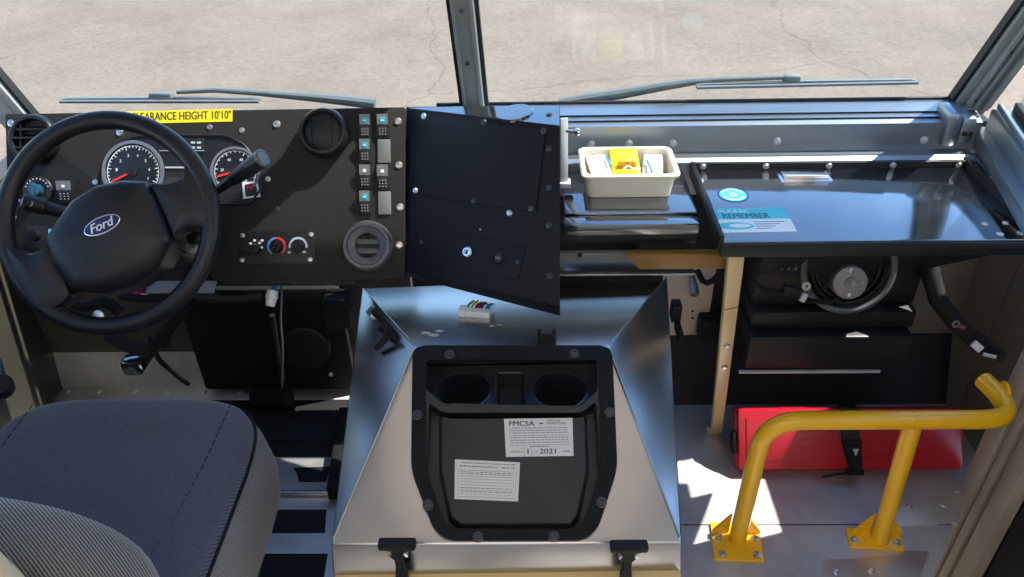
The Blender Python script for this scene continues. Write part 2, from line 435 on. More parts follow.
m = MB(); m.box(-1.36, -1.30, -1.4, 1.63, -.1, .93, .005); m.box(-1.36, -1.30, 1.63, 2.0, -.1, .74); wl = struct('wall_left', m, wall_olive)
m = MB(); m.box(-1.36, -1.30, -1.4, 1.5, 1.78, 1.98); m.box(-1.36, -1.30, -1.4, .25, .93, 1.78); struct('wall_left_upper', m, roof_white)
m = MB(); m.box(1.21, 1.27, 1.38, 1.63, -.4, .86, .005); m.box(1.21, 1.27, 1.63, 2.0, -.4, .74); wr = struct('wall_right', m, wall_tan)
m = MB(); m.box(1.21, 1.27, -1.4, 1.5, 1.75, 1.98); m.box(1.21, 1.27, -1.4, .1, -.4, 1.75); struct('wall_right_upper', m, roof_white)
m = MB(); m.box(-1.36, 1.22, 1.95, 2.0, -.2, .76); struct('wall_front', m, firewall_dark)
hx0, hx1, hy0, hy1 = -.62, .86, .42, 1.18
m = MB(); m.box(-1.36, hx0, -.1, 1.55, 1.95, 2.0); m.box(hx1, 1.28, -.1, 1.55, 1.95, 2.0); m.box(hx0, hx1, -.1, hy0, 1.95, 2.0); m.box(hx0, hx1, hy1, 1.55, 1.95, 2.0); m.box(-1.36, 1.28, 1.33, 1.5, 1.80, 1.95); struct('ceiling', m, roof_white)
m = MB(); m.box(-1.36, 1.28, -1.46, -.1, 1.96, 1.965); struct('ceiling_fill_rear', m, rear_fill_sheet)  # added unseen translucent panel, brings fill light in from behind
m = MB(); m.box(hx0, hx1, hy0, hy1, 1.975, 1.98); struct('ceiling_fill_cab', m, cab_fill_sheet)   # added unseen translucent panel, brightens the engine cover from above

m = MB(); m.box(-1.36, 1.22, -1.46, -1.4, -.4, 2.0); struct('wall_back', m, roof_white)
# windshield panes and side windows
mull_u0 = (462, 487); mull_u1 = (448, 477)
def pane(name, a, b, c, d):   # corners in WF coordinates
    m = MB(WF); m.prism([a, b, c, d], -.006, 0); return struct(name, m, glass)
lb = WF.at(20, 112); rb = WF.at(975, 103)
a0, a1 = WF.at(463, 104), WF.at(448, 0)
b0, b1 = WF.at(486, 104), WF.at(477, 0)
TOPH = .88
def ext(p, q, y): t = (y - p[1]) / (q[1] - p[1]); return (p[0] + (q[0] - p[0]) * t, y)
mc = lambda y: ext(((a0[0] + b0[0]) / 2, a0[1]), ((a1[0] + b1[0]) / 2, a1[1]), y)
pane('window_1', (-1.22, -.04), mc(-.04), mc(TOPH), (-1.22, TOPH))
pil = [WF.at(967, 108), WF.at(1024, 28)]
pane('window_2', mc(-.04), ext(*pil, -.04), ext(*pil, TOPH), mc(TOPH))
# centre mullion: ribbed extrusion
def strip(fr, c0, c1, offs, mbf):
    pass
def post_on_glass(name, pc0, pc1, half, y0, y1, m_main, m_seal, ribs):
    A, B = ext(pc0, pc1, y0), ext(pc0, pc1, y1)
    m = MB(WF); m.prism([(A[0] - half, y0), (A[0] + half, y0), (B[0] + half, y1), (B[0] - half, y1)], -.012, .022, .004)
    for r, wd, h in ribs:
        m.prism([(A[0] + r - wd, y0), (A[0] + r + wd, y0), (B[0] + r + wd, y1), (B[0] + r - wd, y1)], .02, h, .002)
    o = struct(name, m, m_main)
    s = MB(WF)
    for sg in (-1, 1):
        x0 = sg * half; x1 = sg * (half + .008)
        s.prism([(A[0] + min(x0, x1), y0), (A[0] + max(x0, x1), y0), (B[0] + max(x0, x1), y1), (B[0] + min(x0, x1), y1)], -.008, .012)
    obj('gasket', s, m_seal, o)
    q = MB(WF)
    for k in range(8):
        y = y0 + .03 + (y1 - y0 - .06) * k / 7; c = ext(pc0, pc1, y)
        q.lathe([(.005, 0), (.005, .002), (.0025, .004)], (c[0] - .002, y, .022), (0, 0, 1), 10)
    obj('rivets', q, dark_zinc, o)
    return o
mul = post_on_glass('trim_1', ((a0[0] + b0[0]) / 2, a0[1]), ((a1[0] + b1[0]) / 2, a1[1]), (b0[0] - a0[0]) / 2 - .002, -.03, TOPH, post_grey, seal, [(-.018, .003, .032), (.017, .005, .028)])
rp = [WF.at(967, 104), WF.at(1021, 30)]
pilr = post_on_glass('trim_2', rp[0], rp[1], .040, -.02, TOPH, post_grey, seal, [(-.02, .004, .034), (0, .004, .03), (.02, .004, .034)])
lp = [WF.at(12, 108), WF.at(-14, 78)]
post_on_glass('trim_3', lp[0], lp[1], .036, -.04, TOPH, skin_grey, seal, [(.012, .004, .03)])
# top header of the windshield
m = MB(WF); m.box(-1.3, 1.2, TOPH - .01, TOPH + .1, -.02, .04, .005); struct('trim_4', m, rail_metal)

# right side window: sill rail runs back from the foot of the pillar
s0 = PZ(1010, 121, .95); s1 = PZ(1074, 215, .95)
dirr = (s1 - s0).normalized(); s0 = s0 - dirr * .05
s1 = s0 + dirr * 1.1
nr = V((-dirr.y, dirr.x, 0)); nr = nr if nr.x < 0 else -nr
m = MB()
m.bar(s0 + V((0, 0, -.02)), s1 + V((0, 0, -.02)), .05, .05, (0, 0, 1), .004)
m.bar(s0 + nr * .032 + V((0, 0, -.05)), s1 + nr * .032 + V((0, 0, -.05)), .03, .03, (0, 0, 1), .003)
m.bar(s0 + nr * .012 + V((0, 0, .012)), s1 + nr * .012 + V((0, 0, .012)), .008, .012, (0, 0, 1), .002)
tr = struct('trim_5', m, rail_metal)
m = MB(); m.bar(s0 - nr * .022 + V((0, 0, .01)), s1 - nr * .022 + V((0, 0, .01)), .014, .024, (0, 0, 1), .002); obj('gasket', m, seal, tr)
m = MB(); m.hexa([s0 - nr * .02 + V((0, 0, 0)), s1 - nr * .02, s1 - nr * .026, s0 - nr * .026,
                  s0 - nr * .02 + V((.1, -.1, .82)), s1 - nr * .02 + V((.05, 0, .82)), s1 - nr * .026 + V((.05, 0, .82)), s0 - nr * .026 + V((.1, -.1, .82))]); struct('window_3', m, glass)
# left side window sill
l0 = PZ(8, 118, .95)
m = MB(); m.box(-1.34, -1.26, .3, 1.64, .90, .96, .006); struct('trim_6', m, skin_grey)
m = MB(); m.box(-1.335, -1.33, .3, 1.6, .96, 1.78); struct('window_4', m, glass)

# lower windshield frame on the right: a folded extrusion profile swept along x
def yz(v, z=None, y=None):
    p = PZ(760, v, z) if z is not None else PY(760, v, y); return (p.y, p.z)
pf = [(1.640, .944), (1.633, .948), yz(113, z=.9475), yz(113.6, z=.9435), yz(118.5, z=.944), yz(119, z=.941)]
e0 = yz(125, z=.936); pf += [e0]
e1 = yz(151, y=e0[0] - .004); pf += [e1]
e2 = yz(155, z=e1[1] - .002); pf += [e2, yz(157, z=e1[1] + .002)]
e3 = yz(162, z=e1[1] - .004); pf += [e3, (e3[0], .80), (1.640, .80)]
x0, x1 = -.16, .945
m = MB(); m.rings([[(x0, y, z) for y, z in pf], [(x1, y, z) for y, z in pf]])
low = struct('trim_7', m, rail_metal, ang=12)
m = MB(); m.box(-.2, .95, 1.632, 1.640, .946, .9535, .002); obj('gasket', m, seal, low)
q = MB()
for u, v in ((591, 144), (629, 143), (673, 143), (777, 141), (924, 140)):
    p = PY(u, v, e0[0] - .003); q.lathe([(.0085, -.001), (.0085, .001), (.006, .004), (.002, .005)], p, (0, -1, .05), 14)
obj('rivets', q, skin_grey, low)
# end casting at the right
c = PY(948, 128, e0[0] - .01)
m = MB(); m.box(c.x - .008, c.x + .026, c.y - .008, c.y + .06, c.z - .043, c.z + .036, .012)
m.box(c.x + .024, c.x + .060, c.y - .004, c.y + .05, c.z - .038, c.z + .024, .014)
br = struct('trim_8', m, rail_metal)
m = MB()
for dx in (.036, .048): m.lathe([(.005, 0), (.005, .001)], (c.x + dx, c.y - .0045, c.z - .012), (0, -1, 0), 12)
obj('holes', m, seal, br)
m = MB(); m.hexa([V((.93, 1.43, .84)), V((1.0, 1.43, .84)), V((1.0, 1.56, .84)), V((.93, 1.56, .84)), V((.93, 1.43, .865)), V((1.0, 1.43, .88)), V((1.0, 1.56, .90)), V((.93, 1.56, .885))], .004)
struct('trim_9', m, rail_metal)

# toe board: passenger (black) and driver (bare sheet)
m = MB(); a = TOEY = PZ(690, 405, 0).y
m.raw([(.30, a, 0), (1.21, a, 0), (1.21, a + .085, .19), (.30, a + .085, .19), (.30, a + .05, -.03), (1.21, a + .05, -.03), (1.21, a + .12, .19), (.30, a + .12, .19)],
      [(0, 1, 2, 3), (7, 6, 5, 4), (0, 4, 5, 1), (1, 5, 6, 2), (2, 6, 7, 3), (3, 7, 4, 0)])
struct('floor_toe', m, mat_black)
m = MB(); m.box(.30, .97, a + .10, a + .14, .15, .74); struct('wall_front_heater', m, firewall_dark)
m = MB(); m.box(.972, 1.21, a + .09, a + .14, .15, .80, .003); struct('wall_front_corner', m, wall_tan)
m = MB(); b0_ = PZ(150, 388, FL).y; b1_ = PZ(130, 352, .26).y
m.raw([(-1.30, b0_, FL), (-.3, b0_, FL), (-.3, b1_, .26), (-1.30, b1_, .26), (-1.30, b0_, FL - .05), (-.3, b0_, FL - .05), (-.3, b1_ + .03, .22), (-1.30, b1_ + .03, .22)],
      [(0, 1, 2, 3), (7, 6, 5, 4), (0, 4, 5, 1), (1, 5, 6, 2), (2, 6, 7, 3), (3, 7, 4, 0)])
toe = struct('floor_toe_driver', m, floor_metal)
m = MB(); m.box(-1.20, -.46, b0_ - .055, b0_ + .004, FL, FL + .006, .002); st = obj('floor_strip', m, floor_metal, lf)
q = MB()
for u in (67, 99, 135, 169, 204, 240, 283):
    p = PZ(u, 392, FL + .006); q.lathe([(.008, 0), (.008, .002), (.004, .0045)], p, (0, 0, 1), 12)
obj('rivets', q, zinc, lf)
m = MB(); m.box(-1.30, -.3, b1_, b1_ + .03, .22, .74); struct('wall_front_driver', m, wall_brown)

# door post at the right edge (vertical ribbed extrusions going down into the step well)
m = MB()
fx = PZ(966, 495, 0)
m.box(fx.x + .0, fx.x + .05, fx.y - .02, fx.y + .035, -.36, 1.75, .004)
m.box(fx.x + .004, fx.x + .05, fx.y - .055, fx.y - .028, -.36, 1.75, .004)
m.box(fx.x + .012, fx.x + .05, fx.y - .075, fx.y - .058, -.36, 1.75, .004)
m.box(fx.x - .004, fx.x + .05, fx.y - .13, fx.y - .08, -.36, 1.75, .005)
m.box(fx.x + .03, fx.x + .055, fx.y - .13, fx.y + .02, -.36, 1.75)
struct('door_1', m, mat('tan anodised door post', (.42, .37, .29), .45, .15, aniso=(8, 8, .3), rvar=(20, .35, .55)))
m = MB(); m.box(fx.x + .03, fx.x + .07, .25, fx.y - .132, -.36, .86, .006); struct('door_2', m, firewall_dark)

# ------------------------------------------------------------------ screws shared mesh
def screw_mesh(r=.0055, h=.0035):
    m = MB(); m.lathe([(r * 1.25, 0), (r * 1.25, h * .3), (r, h * .45), (r * .85, h * .9), (r * .5, h), (r * .35, h), (r * .3, h * .6), (0, h * .6)], seg=14)
    me = m.mesh('screw'); me.polygons.foreach_set('use_smooth', [True] * len(me.polygons)); me.set_sharp_from_angle(angle=rad(40)); return me
SCREW_Z, SCREW_D = screw_mesh(), screw_mesh()
SCREW_Z.materials.append(zinc); SCREW_D.materials.append(dark_zinc)
def screw(fr, u, v, parent, s=1.0, dark=False, h=0.0):
    p = fr.w(u, v, h); o = bpy.data.objects.new('screw', SCREW_D if dark else SCREW_Z); COL.objects.link(o)
    o.parent = parent; o.location = p - WL[parent]; o.rotation_mode = 'QUATERNION'; o.rotation_quaternion = fr.M.to_quaternion(); o.scale = (s, s, s); WL[o] = p
    return o

# ------------------------------------------------------------------ dashboard
DF = Frame(D(300, 195, 1.55), (1, .0, 0), (0, -math.cos(rad(35)), math.sin(rad(35))))
dash = thing('dashboard', DF.w(215, 278), 'black textured steel dashboard with round vents and gauges behind the steering wheel', 'dashboard')
out = DF.poly([(5, 114), (405, 107), (405, 279), (214, 281), (196, 253), (9, 253)])
m = MB(DF); m.prism(rpoly(out, .004, 2), -.012, 0, .0015); obj('face_panel', m, plate_black, dash)
m = MB(DF)
ins = DF.poly([(9, 117), (398, 111), (398, 250), (12, 250)])
m.prism(ins, -.10, -.0125); obj('housing', m, dull_black, dash)
m = MB(DF); bl = DF.at(216, 279); brr = DF.at(355, 279)
m.box(bl[0], brr[0], bl[1] - .014, bl[1] - .001, -.05, -.004, .002); obj('lower_lip', m, plate_black, dash, 'worn lower edge strip of the dashboard')
for u, v in ((11, 123), (120, 132), (277, 124), (398, 121), (399, 165), (400, 207), (399, 245)): screw(DF, u, v, dash, 1.05)
for u, v in ((210, 127), (242, 130), (95, 182), (14, 217), (12, 240), (268, 179), (277, 209)): screw(DF, u, v, dash, .78, v == 209)

# yellow clearance label
m = MB(DF); lp_ = DF.poly([(126, 111.5), (232.5, 109), (232.5, 121.5), (126, 124)]); m.prism(lp_, 0, .0008)
sk_ = obj('clearance_label', m, label_yellow, dash, 'yellow clearance height label')
xs = [p[0] for p in lp_]; ca, cb = DF.at(131, 122), DF.at(231, 111)
ang = math.atan2(lp_[1][1] - lp_[0][1], lp_[1][0] - lp_[0][0])
Mt = Matrix.Translation(V((ca[0], ca[1], 0))) @ Matrix.Rotation(ang, 4, 'Z')
m = MB(DF); L_ = cb[0] - ca[0]; m.text('CLEARANCE HEIGHT 10\'10"', 0, L_, .002, .0185, .0008, .0003, Mt, bold=.012); obj('lettering', m, ink, sk_)

# vents
def vent(u, v, r, bez, style, h=.022):
    fr = Frame(DF.w(u, v), DF.x, DF.z); R_ = r * 1.55 / FPX
    o = obj('air_vent', MB(fr).lathe([(R_ * .80, -.004), (R_ * 1.0, -.004), (R_, h * .55), (R_ * .96, h * .85), (R_ * .90, h), (R_ * .80, h), (R_ * .76, h * .8), (R_ * .76, -.004)], seg=40, closed=True), bez, dash)
    inner = MB(fr)
    if style == 'shut':
        inner.lathe([(R_ * .77, .002), (R_ * .77, h * .75), (R_ * .5, h * .98), (0, h * 1.05)], seg=40); obj('flap', inner, satin_black, o)
        for s in (-1, 1):
            g = MB(fr); g.tube([(s * R_ * (.30 + .12 * math.cos(t * 1.2)), R_ * .66 * t, h * (1.02 - .2 * t * t)) for t in [k / 6 - 1 for k in range(13)]], .0012, 6); obj('flap_seam', g, dull_black, o)
    elif style == 'round':
        inner.lathe([(R_ * .78, -.004), (R_ * .78, h * .8), (R_ * .50, h * .55), (R_ * .48, .001), (0, .001)], seg=40); obj('bowl', inner, bez, o)
        k = MB(fr); k.lathe([(R_ * .475, .0005), (R_ * .475, .0025), (0, .0025)], seg=30); obj('duct', k, seal, o)
        for dy, tilt in ((.16, 18), (-.2, 18)):
            s = MB(fr); hw = R_ * math.sqrt(.475 ** 2 - dy ** 2)
            s.box(-hw, hw, -.0015, .0015, -.005, .005, .0008, Matrix.Translation(V((0, R_ * dy, h * .38))) @ Matrix.Rotation(rad(tilt + 60), 4, 'X')); obj('louvre', s, bez, o)
        s = MB(fr); s.box(-.0015, .0015, -R_ * .44, R_ * .44, .003, .006); obj('louvre', s, dull_black, o)
    else:
        k = MB(fr); k.lathe([(R_ * .77, -.003), (R_ * .77, .002), (0, .002)], seg=30); obj('duct', k, seal, o)
        for dy in (.42, .08, -.3):
            s = MB(fr); hw = R_ * math.sqrt(.77 ** 2 - dy ** 2)
            s.box(-hw, hw, -.001, .001, -.008, .008, .0006, Matrix.Translation(V((0, R_ * dy, h * .6))) @ Matrix.Rotation(rad(35), 4, 'X')); obj('louvre', s, satin_black, o)
        s = MB(fr); s.box(-R_ * .5, -R_ * .44, -R_ * .6, R_ * .6, h * .4, h * .8); obj('louvre', s, bez, o)
vent(326, 134, 24.5, satin_black, 'shut', .03)
vent(368.5, 246, 25, vent_grey, 'round', .022)
vent(37, 140, 25, satin_black, 'slats', .02)

# instrument cluster
cl = DF.poly([(103, 186), (104, 172), (110, 155), (124, 140), (142, 136), (228, 136), (246, 146), (258, 166), (262, 190), (250, 204), (150, 204)])
m = MB(DF); m.prism(rpoly(cl, .012), -.002, .0025, .001); clu = obj('instrument_cluster', m, dial_black, dash)
m = MB(DF); rim_p = rpoly(cl, .012)
m.tube([(p[0], p[1], .003) for p in rim_p], .003, 6, True); obj('cluster_rim', m, satin_black, clu)
def arc(m, cx, cy, r0, r1, a0, a1, z0, z1, n=28):
    rs = []
    for k in range(n + 1):
        a = rad(a0 + (a1 - a0) * k / n); c_, s_ = math.cos(a), math.sin(a)
        rs.append([(cx + c_ * r0, cy + s_ * r0, z0), (cx + c_ * r1, cy + s_ * r1, z0), (cx + c_ * r1, cy + s_ * r1, z1), (cx + c_ * r0, cy + s_ * r0, z1)])
    m.rings(rs)
def gauge(u, v, r, nums, a_from, a_to, needle):
    cx, cy = DF.at(u, v); R_ = r * 1.55 / FPX
    m = MB(DF); arc(m, cx, cy, R_ * .94, R_ * 1.05, -40, 220, .0025, .006); obj('gauge_ring', m, dial_rim, clu)
    m = MB(DF); m.lathe([(R_ * .9, .0025), (R_ * .9, .0035), (0, .0035)], (cx, cy, 0), seg=36); obj('gauge_face', m, dial_black, clu)
    m = MB(DF)
    n = 4 * (len(nums) - 1)
    for k in range(n + 1):
        a = rad(a_from + (a_to - a_from) * k / n); l = .74 if k % 4 == 0 else .80
        m.bar((cx + math.cos(a) * R_ * l, cy + math.sin(a) * R_ * l, .0038), (cx + math.cos(a) * R_ * .88, cy + math.sin(a) * R_ * .88, .0038), .0014, .0006)
    for k, t in enumerate(nums):
        a = rad(a_from + (a_to - a_from) * k / (len(nums) - 1)); x, y = cx + math.cos(a) * R_ * .56, cy + math.sin(a) * R_ * .56
        w_ = .0032 * len(t); m.text(t, x - w_ / 2, x + w_ / 2, y - .0028, y + .0028, .0036, .0003)
    arc(m, cx, cy, R_ * .86, R_ * .88, a_from, a_to, .0036, .0039)
    obj('dial_marks', m, white_print, clu)
    m = MB(DF); a = rad(needle)
    m.bar((cx - math.cos(a) * R_ * .1, cy - math.sin(a) * R_ * .1, .006), (cx + math.cos(a) * R_ * .78, cy + math.sin(a) * R_ * .78, .006), .004, .0015, (0, 0, 1)); obj('needle', m, red_needle, clu)
    m = MB(DF); m.lathe([(R_ * .17, .0035), (R_ * .17, .008), (R_ * .12, .009), (0, .009)], (cx, cy, 0), seg=20); obj('needle_hub', m, satin_black, clu)
gauge(134, 172, 30, ['0', '1', '2', '3', '4', '5', '6', '7'], 205, -25, 205)
gauge(236, 172, 24, ['0', '20', '40', '60', '80', '100'], 225, -45, 195)
m = MB(DF)
for pts in ([(160, 138.5), (205, 138.5), (205, 151), (160, 151)],): m.prism(rpoly(DF.poly(pts), .003), .0025, .0045, .0006)
obj('warning_lights', m, satin_black, clu)
m = MB(DF)
for pts in ([(166, 167), (188, 167), (188, 168.5), (166, 168.5)], [(160, 150.8), (205, 150.8), (205, 151.3), (160, 151.3)]): m.prism(DF.poly(pts), .0025, .0052)
for u in (168, 176, 192, 198): 
    for v in (142, 147): m.prism(DF.poly([(u, v), (u + 4, v), (u + 4, v + 2), (u, v + 2)]), .0045, .005)
obj('cluster_trim', m, dial_ring, clu)
m = MB(DF); fr_ = DF.poly([(243, 183), (258, 181), (261, 197), (244, 199)]); fi_ = DF.poly([(245.5, 185), (256.5, 183.5), (259, 195.5), (246.5, 197)])
m.prism(fr_, .0025, .0045); gi = obj('gear_display', m, white_print, clu)
m = MB(DF); m.prism(fi_, .0045, .005); obj('gear_window', m, seal, clu)
m = MB(DF); c0 = DF.at(251, 188); m.text('PR', c0[0] - .006, c0[0] + .006, c0[1] - .004, c0[1] + .004, .005, .0003); obj('gear_lettering', m, red_needle, clu)

# rocker switches
def rocker(u0, u1, v0, v1, blank=False, up=True, lens=True):
    fr = Frame(DF.w((u0 + u1) / 2, (v0 + v1) / 2), DF.x, DF.z); k = 1.55 / FPX; hw, hh = (u1 - u0) * k / 2, (v1 - v0) * k / 2
    m = MB(fr); m.prism(rpoly([(-hw, -hh), (hw, -hh), (hw, hh), (-hw, hh)], .0015, 2), 0, .004, .0008)
    o = obj('blank_plug' if blank else 'rocker_switch', m, grey_plastic if blank else satin_black, dash)
    if blank: return
    a, b = (.014, .006) if up else (.006, .014)
    x = hw - .0022; y = hh - .0022
    m = MB(fr); m.hexa([(-x, -y, .003), (x, -y, .003), (x, y, .003), (-x, y, .003), (-x, -y, b), (x, -y, b), (x, y, a), (-x, y, a)], .0008); ky = obj('rocker_key', m, satin_black, o)
    sl_ = (a - b) / (2 * y)
    hz = lambda yy: b + (yy + y) * sl_
    m = MB(fr); m.hexa([(-x, y * .1, hz(y * .1) - .001), (x, y * .1, hz(y * .1) - .001), (x, y, hz(y) - .001), (-x, y, hz(y) - .001), (-x, y * .1, hz(y * .1) + .0004), (x, y * .1, hz(y * .1) + .0004), (x, y, hz(y) + .0004), (-x, y, hz(y) + .0004)]); obj('lit_key_half', m, grey_plastic, o)  # upper half of the key coloured lighter grey as its sunlit face
    if lens:
        m = MB(fr); yc = y * .45; r_ = .0058
        m.hexa([(-r_, yc - r_, hz(yc - r_)), (r_, yc - r_, hz(yc - r_)), (r_, yc + r_, hz(yc + r_)), (-r_, yc + r_, hz(yc + r_)), (-r_, yc - r_, hz(yc - r_) + .001), (r_, yc - r_, hz(yc - r_) + .001), (r_, yc + r_, hz(yc + r_) + .001), (-r_, yc + r_, hz(yc + r_) + .001)], .0004); obj('lens', m, blue_lens, o)
    m = MB(fr)
    if lens: m.box(-.0028, .0028, y * .45 - .0008, y * .45 + .0008, hz(y * .45) + .001, hz(y * .45) + .0016)
    else: m.box(-.003, .003, y * .35, y * .6, hz(y * .5) + .0002, hz(y * .5) + .001)
    for ix in (-1, 0, 1):
        for iy in range(3):
            yy = -y * .25 - iy * y * .25
            m.box(ix * x * .55 - .0007, ix * x * .55 + .0007, yy - .0007, yy + .0007, hz(yy), hz(yy) + .0006)
    obj('switch_icon', m, white_print, o)
for v0, kind in ((114.5, 1), (139, 1), (164.5, 2), (190.5, 3)):
    rocker(359.5, 372, v0, v0 + 24.5, lens=kind != 2)
rocker(377, 390, 114.5, 138.5); rocker(378, 390.5, 139.5, 163, True); rocker(377, 390, 164.5, 191, lens=False); rocker(378.5, 391, 191.5, 214.5, True)
rocker(58.5, 75, 180.5, 203, lens=False)

# climate panel
m = MB(DF); m.prism(rpoly(DF.poly([(238, 231), (315, 230), (315, 264), (238, 265)]), .004, 3), 0, .002, .0008); cp = obj('climate_panel', m, satin_black, dash)
for u, v in ((242.5, 235.5), (311, 234.5), (242, 260), (310, 259.5)): screw(DF, u, v, cp, .72, h=.002)
def dial(u, v, r, arcs, a=40):
    cx, cy = DF.at(u, v); R_ = r * 1.55 / FPX
    for a0_, a1_, mm in arcs:
        m = MB(DF); arc(m, cx, cy, R_ * .78, R_, a0_, a1_, .002, .0028, 16); obj('dial_arc', m, mm, cp)
    m = MB(DF); m.lathe([(R_ * .66, .002), (R_ * .62, .012), (R_ * .5, .014), (0, .014)], (cx, cy, 0), seg=24)
    m.box(-R_ * .62, R_ * .62, -R_ * .16, R_ * .16, .012, .018, .001, Matrix.Translation(V((cx, cy, 0))) @ Matrix.Rotation(rad(a), 4, 'Z')); kn = obj('control_knob', m, satin_black, cp)
dial(277, 246.5, 9.5, [(100, 235, blue_arc), (-55, 100, red_arc)], 60)
dial(298.5, 246.5, 9.5, [(-10, 190, dial_ring)], 40)
dial(257, 249, 7, [], 90)
m = MB(DF)
for u, v in ((255, 240.5), (260, 243), (262, 247.5), (251, 243.5), (262.5, 240.5), (255, 245)): m.prism(DF.poly([(u - 1.3, v - 1), (u + 1.3, v - 1), (u + 1.3, v + 1), (u - 1.3, v + 1)]), .002, .0026)
for u, v in ((289.5, 252.5), (304.5, 252)): m.prism(DF.poly([(u - 1.5, v - 1), (u + 1.5, v - 1), (u + 1.5, v + 1), (u - 1.5, v + 1)]), .002, .0026)
obj('panel_icons', m, white_print, cp)

# headlamp knob and small items at the left of the dash
c0 = DF.at(39, 191); R_ = 15 * 1.55 / FPX
m = MB(DF); m.lathe([(R_, 0), (R_, .004), (R_ * .93, .007), (R_ * .62, .007), (R_ * .58, .004), (0, .004)], (*c0, 0), seg=32); hk = obj('headlamp_switch', m, satin_black, dash)
m = MB(DF); m.lathe([(R_ * .45, .004), (R_ * .42, .018), (R_ * .3, .02), (0, .02)], (*c0, 0), seg=20)
m.box(c0[0] - R_ * .12, c0[0] + R_ * .12, c0[1] - R_ * .5, c0[1] + R_ * .5, .016, .026, .001); obj('knob', m, knob_highlight, hk)
m = MB(DF)
for k in range(9):
    a = rad(20 + k * 17.5); m.lathe([(.0012, 0), (.0012, .0005)], (c0[0] + math.cos(a) * R_ * .8, c0[1] + math.sin(a) * R_ * .8, .007), seg=6)
obj('knob_marks', m, white_print, hk)
c0 = DF.at(36, 236)
m = MB(DF); m.prism(rpoly(DF.poly([(26, 226), (47, 226), (47, 249), (26, 249)]), .002, 2), 0, .0018, .0005); dm = obj('dimmer_switch', m, satin_black, dash)
m = MB(DF); m.lathe([(.011, .0015), (.010, .012), (0, .013)], (*c0, 0), seg=18); obj('knob', m, dull_black, dm)
m = MB(DF); m.prism(DF.poly([(48.5, 229), (56, 229), (56, 241), (48.5, 241)]), 0, .0008); obj('small_label', m, cyan, dash, 'small cyan label')

# ------------------------------------------------------------------ steering wheel (rolled to the left)
kW = 1.36 / FPX
WC = D(108, 223, 1.36)
SFr = Frame(WC, RM @ V((math.cos(rad(24)), math.sin(rad(24)), 0)), RM @ V((0.0, .02, 1)))
wheel = thing('steering_wheel', WC, 'black two spoke steering wheel with blue oval badge, turned to the left', 'steering wheel')
Rr = 103.5 * kW; rt = .0165
m = MB(SFr)
prof = [(Rr + rt * math.cos(a), .92 * rt * math.sin(a)) for a in [2 * math.pi * k / 18 for k in range(18)]]
m.lathe(prof, seg=96, closed=True); obj('rim', m, wheel_black, wheel)
def kp(l): return [(x * kW, y * kW) for x, y in l]
pad = rpoly(kp([(-61, 8), (-44, 19), (-20, 33), (8, 37), (34, 31), (54, 21), (57, -6), (55, -44), (32, -63), (2, -70), (-29, -66), (-56, -52), (-64, -20)]), .006, 3)
m = MB(SFr); m.dome(pad, [(1.0, -.045), (1.0, .004), (.985, .014), (.95, .021), (.88, .027), (.72, .032), (.45, .035), (.15, .036)], (0, -.022)); airb = obj('airbag_cover', m, wheel_black, wheel)
def spoke(outl, zc):
    p = rpoly(kp(outl), .006, 3)
    m = MB(SFr); m.dome(p, [(.97, -.028), (1.0, -.018), (1.0, .002), (.98, .008), (.93, .0125), (.8, .015), (.4, .017)]); obj('spoke', m, wheel_black, wheel)
spoke([(-59.5, 6), (-70, 1), (-82, 2), (-94, 13), (-101, 24), (-105, -20), (-100, -48), (-92, -62), (-80, -60), (-66, -57), (-58, -52)], 0)
spoke([(55.5, 19), (70, 11), (84, 9), (92, 12), (98, 24), (104, 0), (102, -28), (92, -50), (82, -42), (70, -38), (60, -40), (56, -44)], 0)
# badge on the cover
bx, by = 3 * kW, -6 * kW
m = MB(SFr); m.prism(circ(bx, by, 19 * kW, 8.2 * kW, 40), .032, .0372, .0008); bd = obj('oval_badge', m, chrome, wheel, 'blue oval badge with white script')
m = MB(SFr); m.prism(circ(bx, by, 17.9 * kW, 7.2 * kW, 40), .0370, .0380); obj('badge_field', m, badge_blue, bd)
m = MB(SFr); m.text('Ford', bx - 12.5 * kW, bx + 12.5 * kW, by - 4.2 * kW, by + 4.6 * kW, .0380, .0006, shear=.3, bold=.012); obj('badge_lettering', m, white_print, bd)
m = MB(SFr); m.text('SRS', bx - 35 * kW, bx - 26 * kW, by + 2 * kW, by + 4.5 * kW, .0335, .0012); obj('airbag_mark', m, dull_black, wheel)

# steering column with its levers
col = thing('steering_column', WC - SFr.z * .25, 'black steering column with wiper stalk and long gear lever behind the steering wheel', 'steering column')
ax = SFr.z
m = MB(); m.lathe([(.030, 0), (.034, .03), (.055, .05), (.058, .16), (.075, .20), (.07, .36), (.05, .5)], WC - ax * .02, -ax, 28); obj('shroud', m, satin_black, col)
m = MB(); cc = D(196, 238, 1.46); m.lathe([(.03, -.03), (.032, .0), (.030, .012), (.020, .014), (.018, .006), (0, .006)], cc, ax, 24); il = obj('ignition_lock', m, motor_metal, col)
m = MB(); m.lathe([(.014, .004), (.013, .012), (.004, .014)], cc, ax, 16); obj('key_barrel', m, satin_black, il)
a_, b_ = D(84, 218, 1.46), D(22, 201, 1.40)
d_ = (b_ - a_)
m = MB(); m.tube([a_, a_ + d_ * .3, a_ + d_ * .32, a_ + d_ * .62, a_ + d_ * .66, a_ + d_ * .95, b_], [.009, .010, .012, .0125, .0155, .016, .012], 14); ts = obj('wiper_stalk', m, satin_black, col)
m = MB(); px = a_ + d_ * .8; q_ = Frame(px + ax * .0152, d_, ax); m = MB(q_)
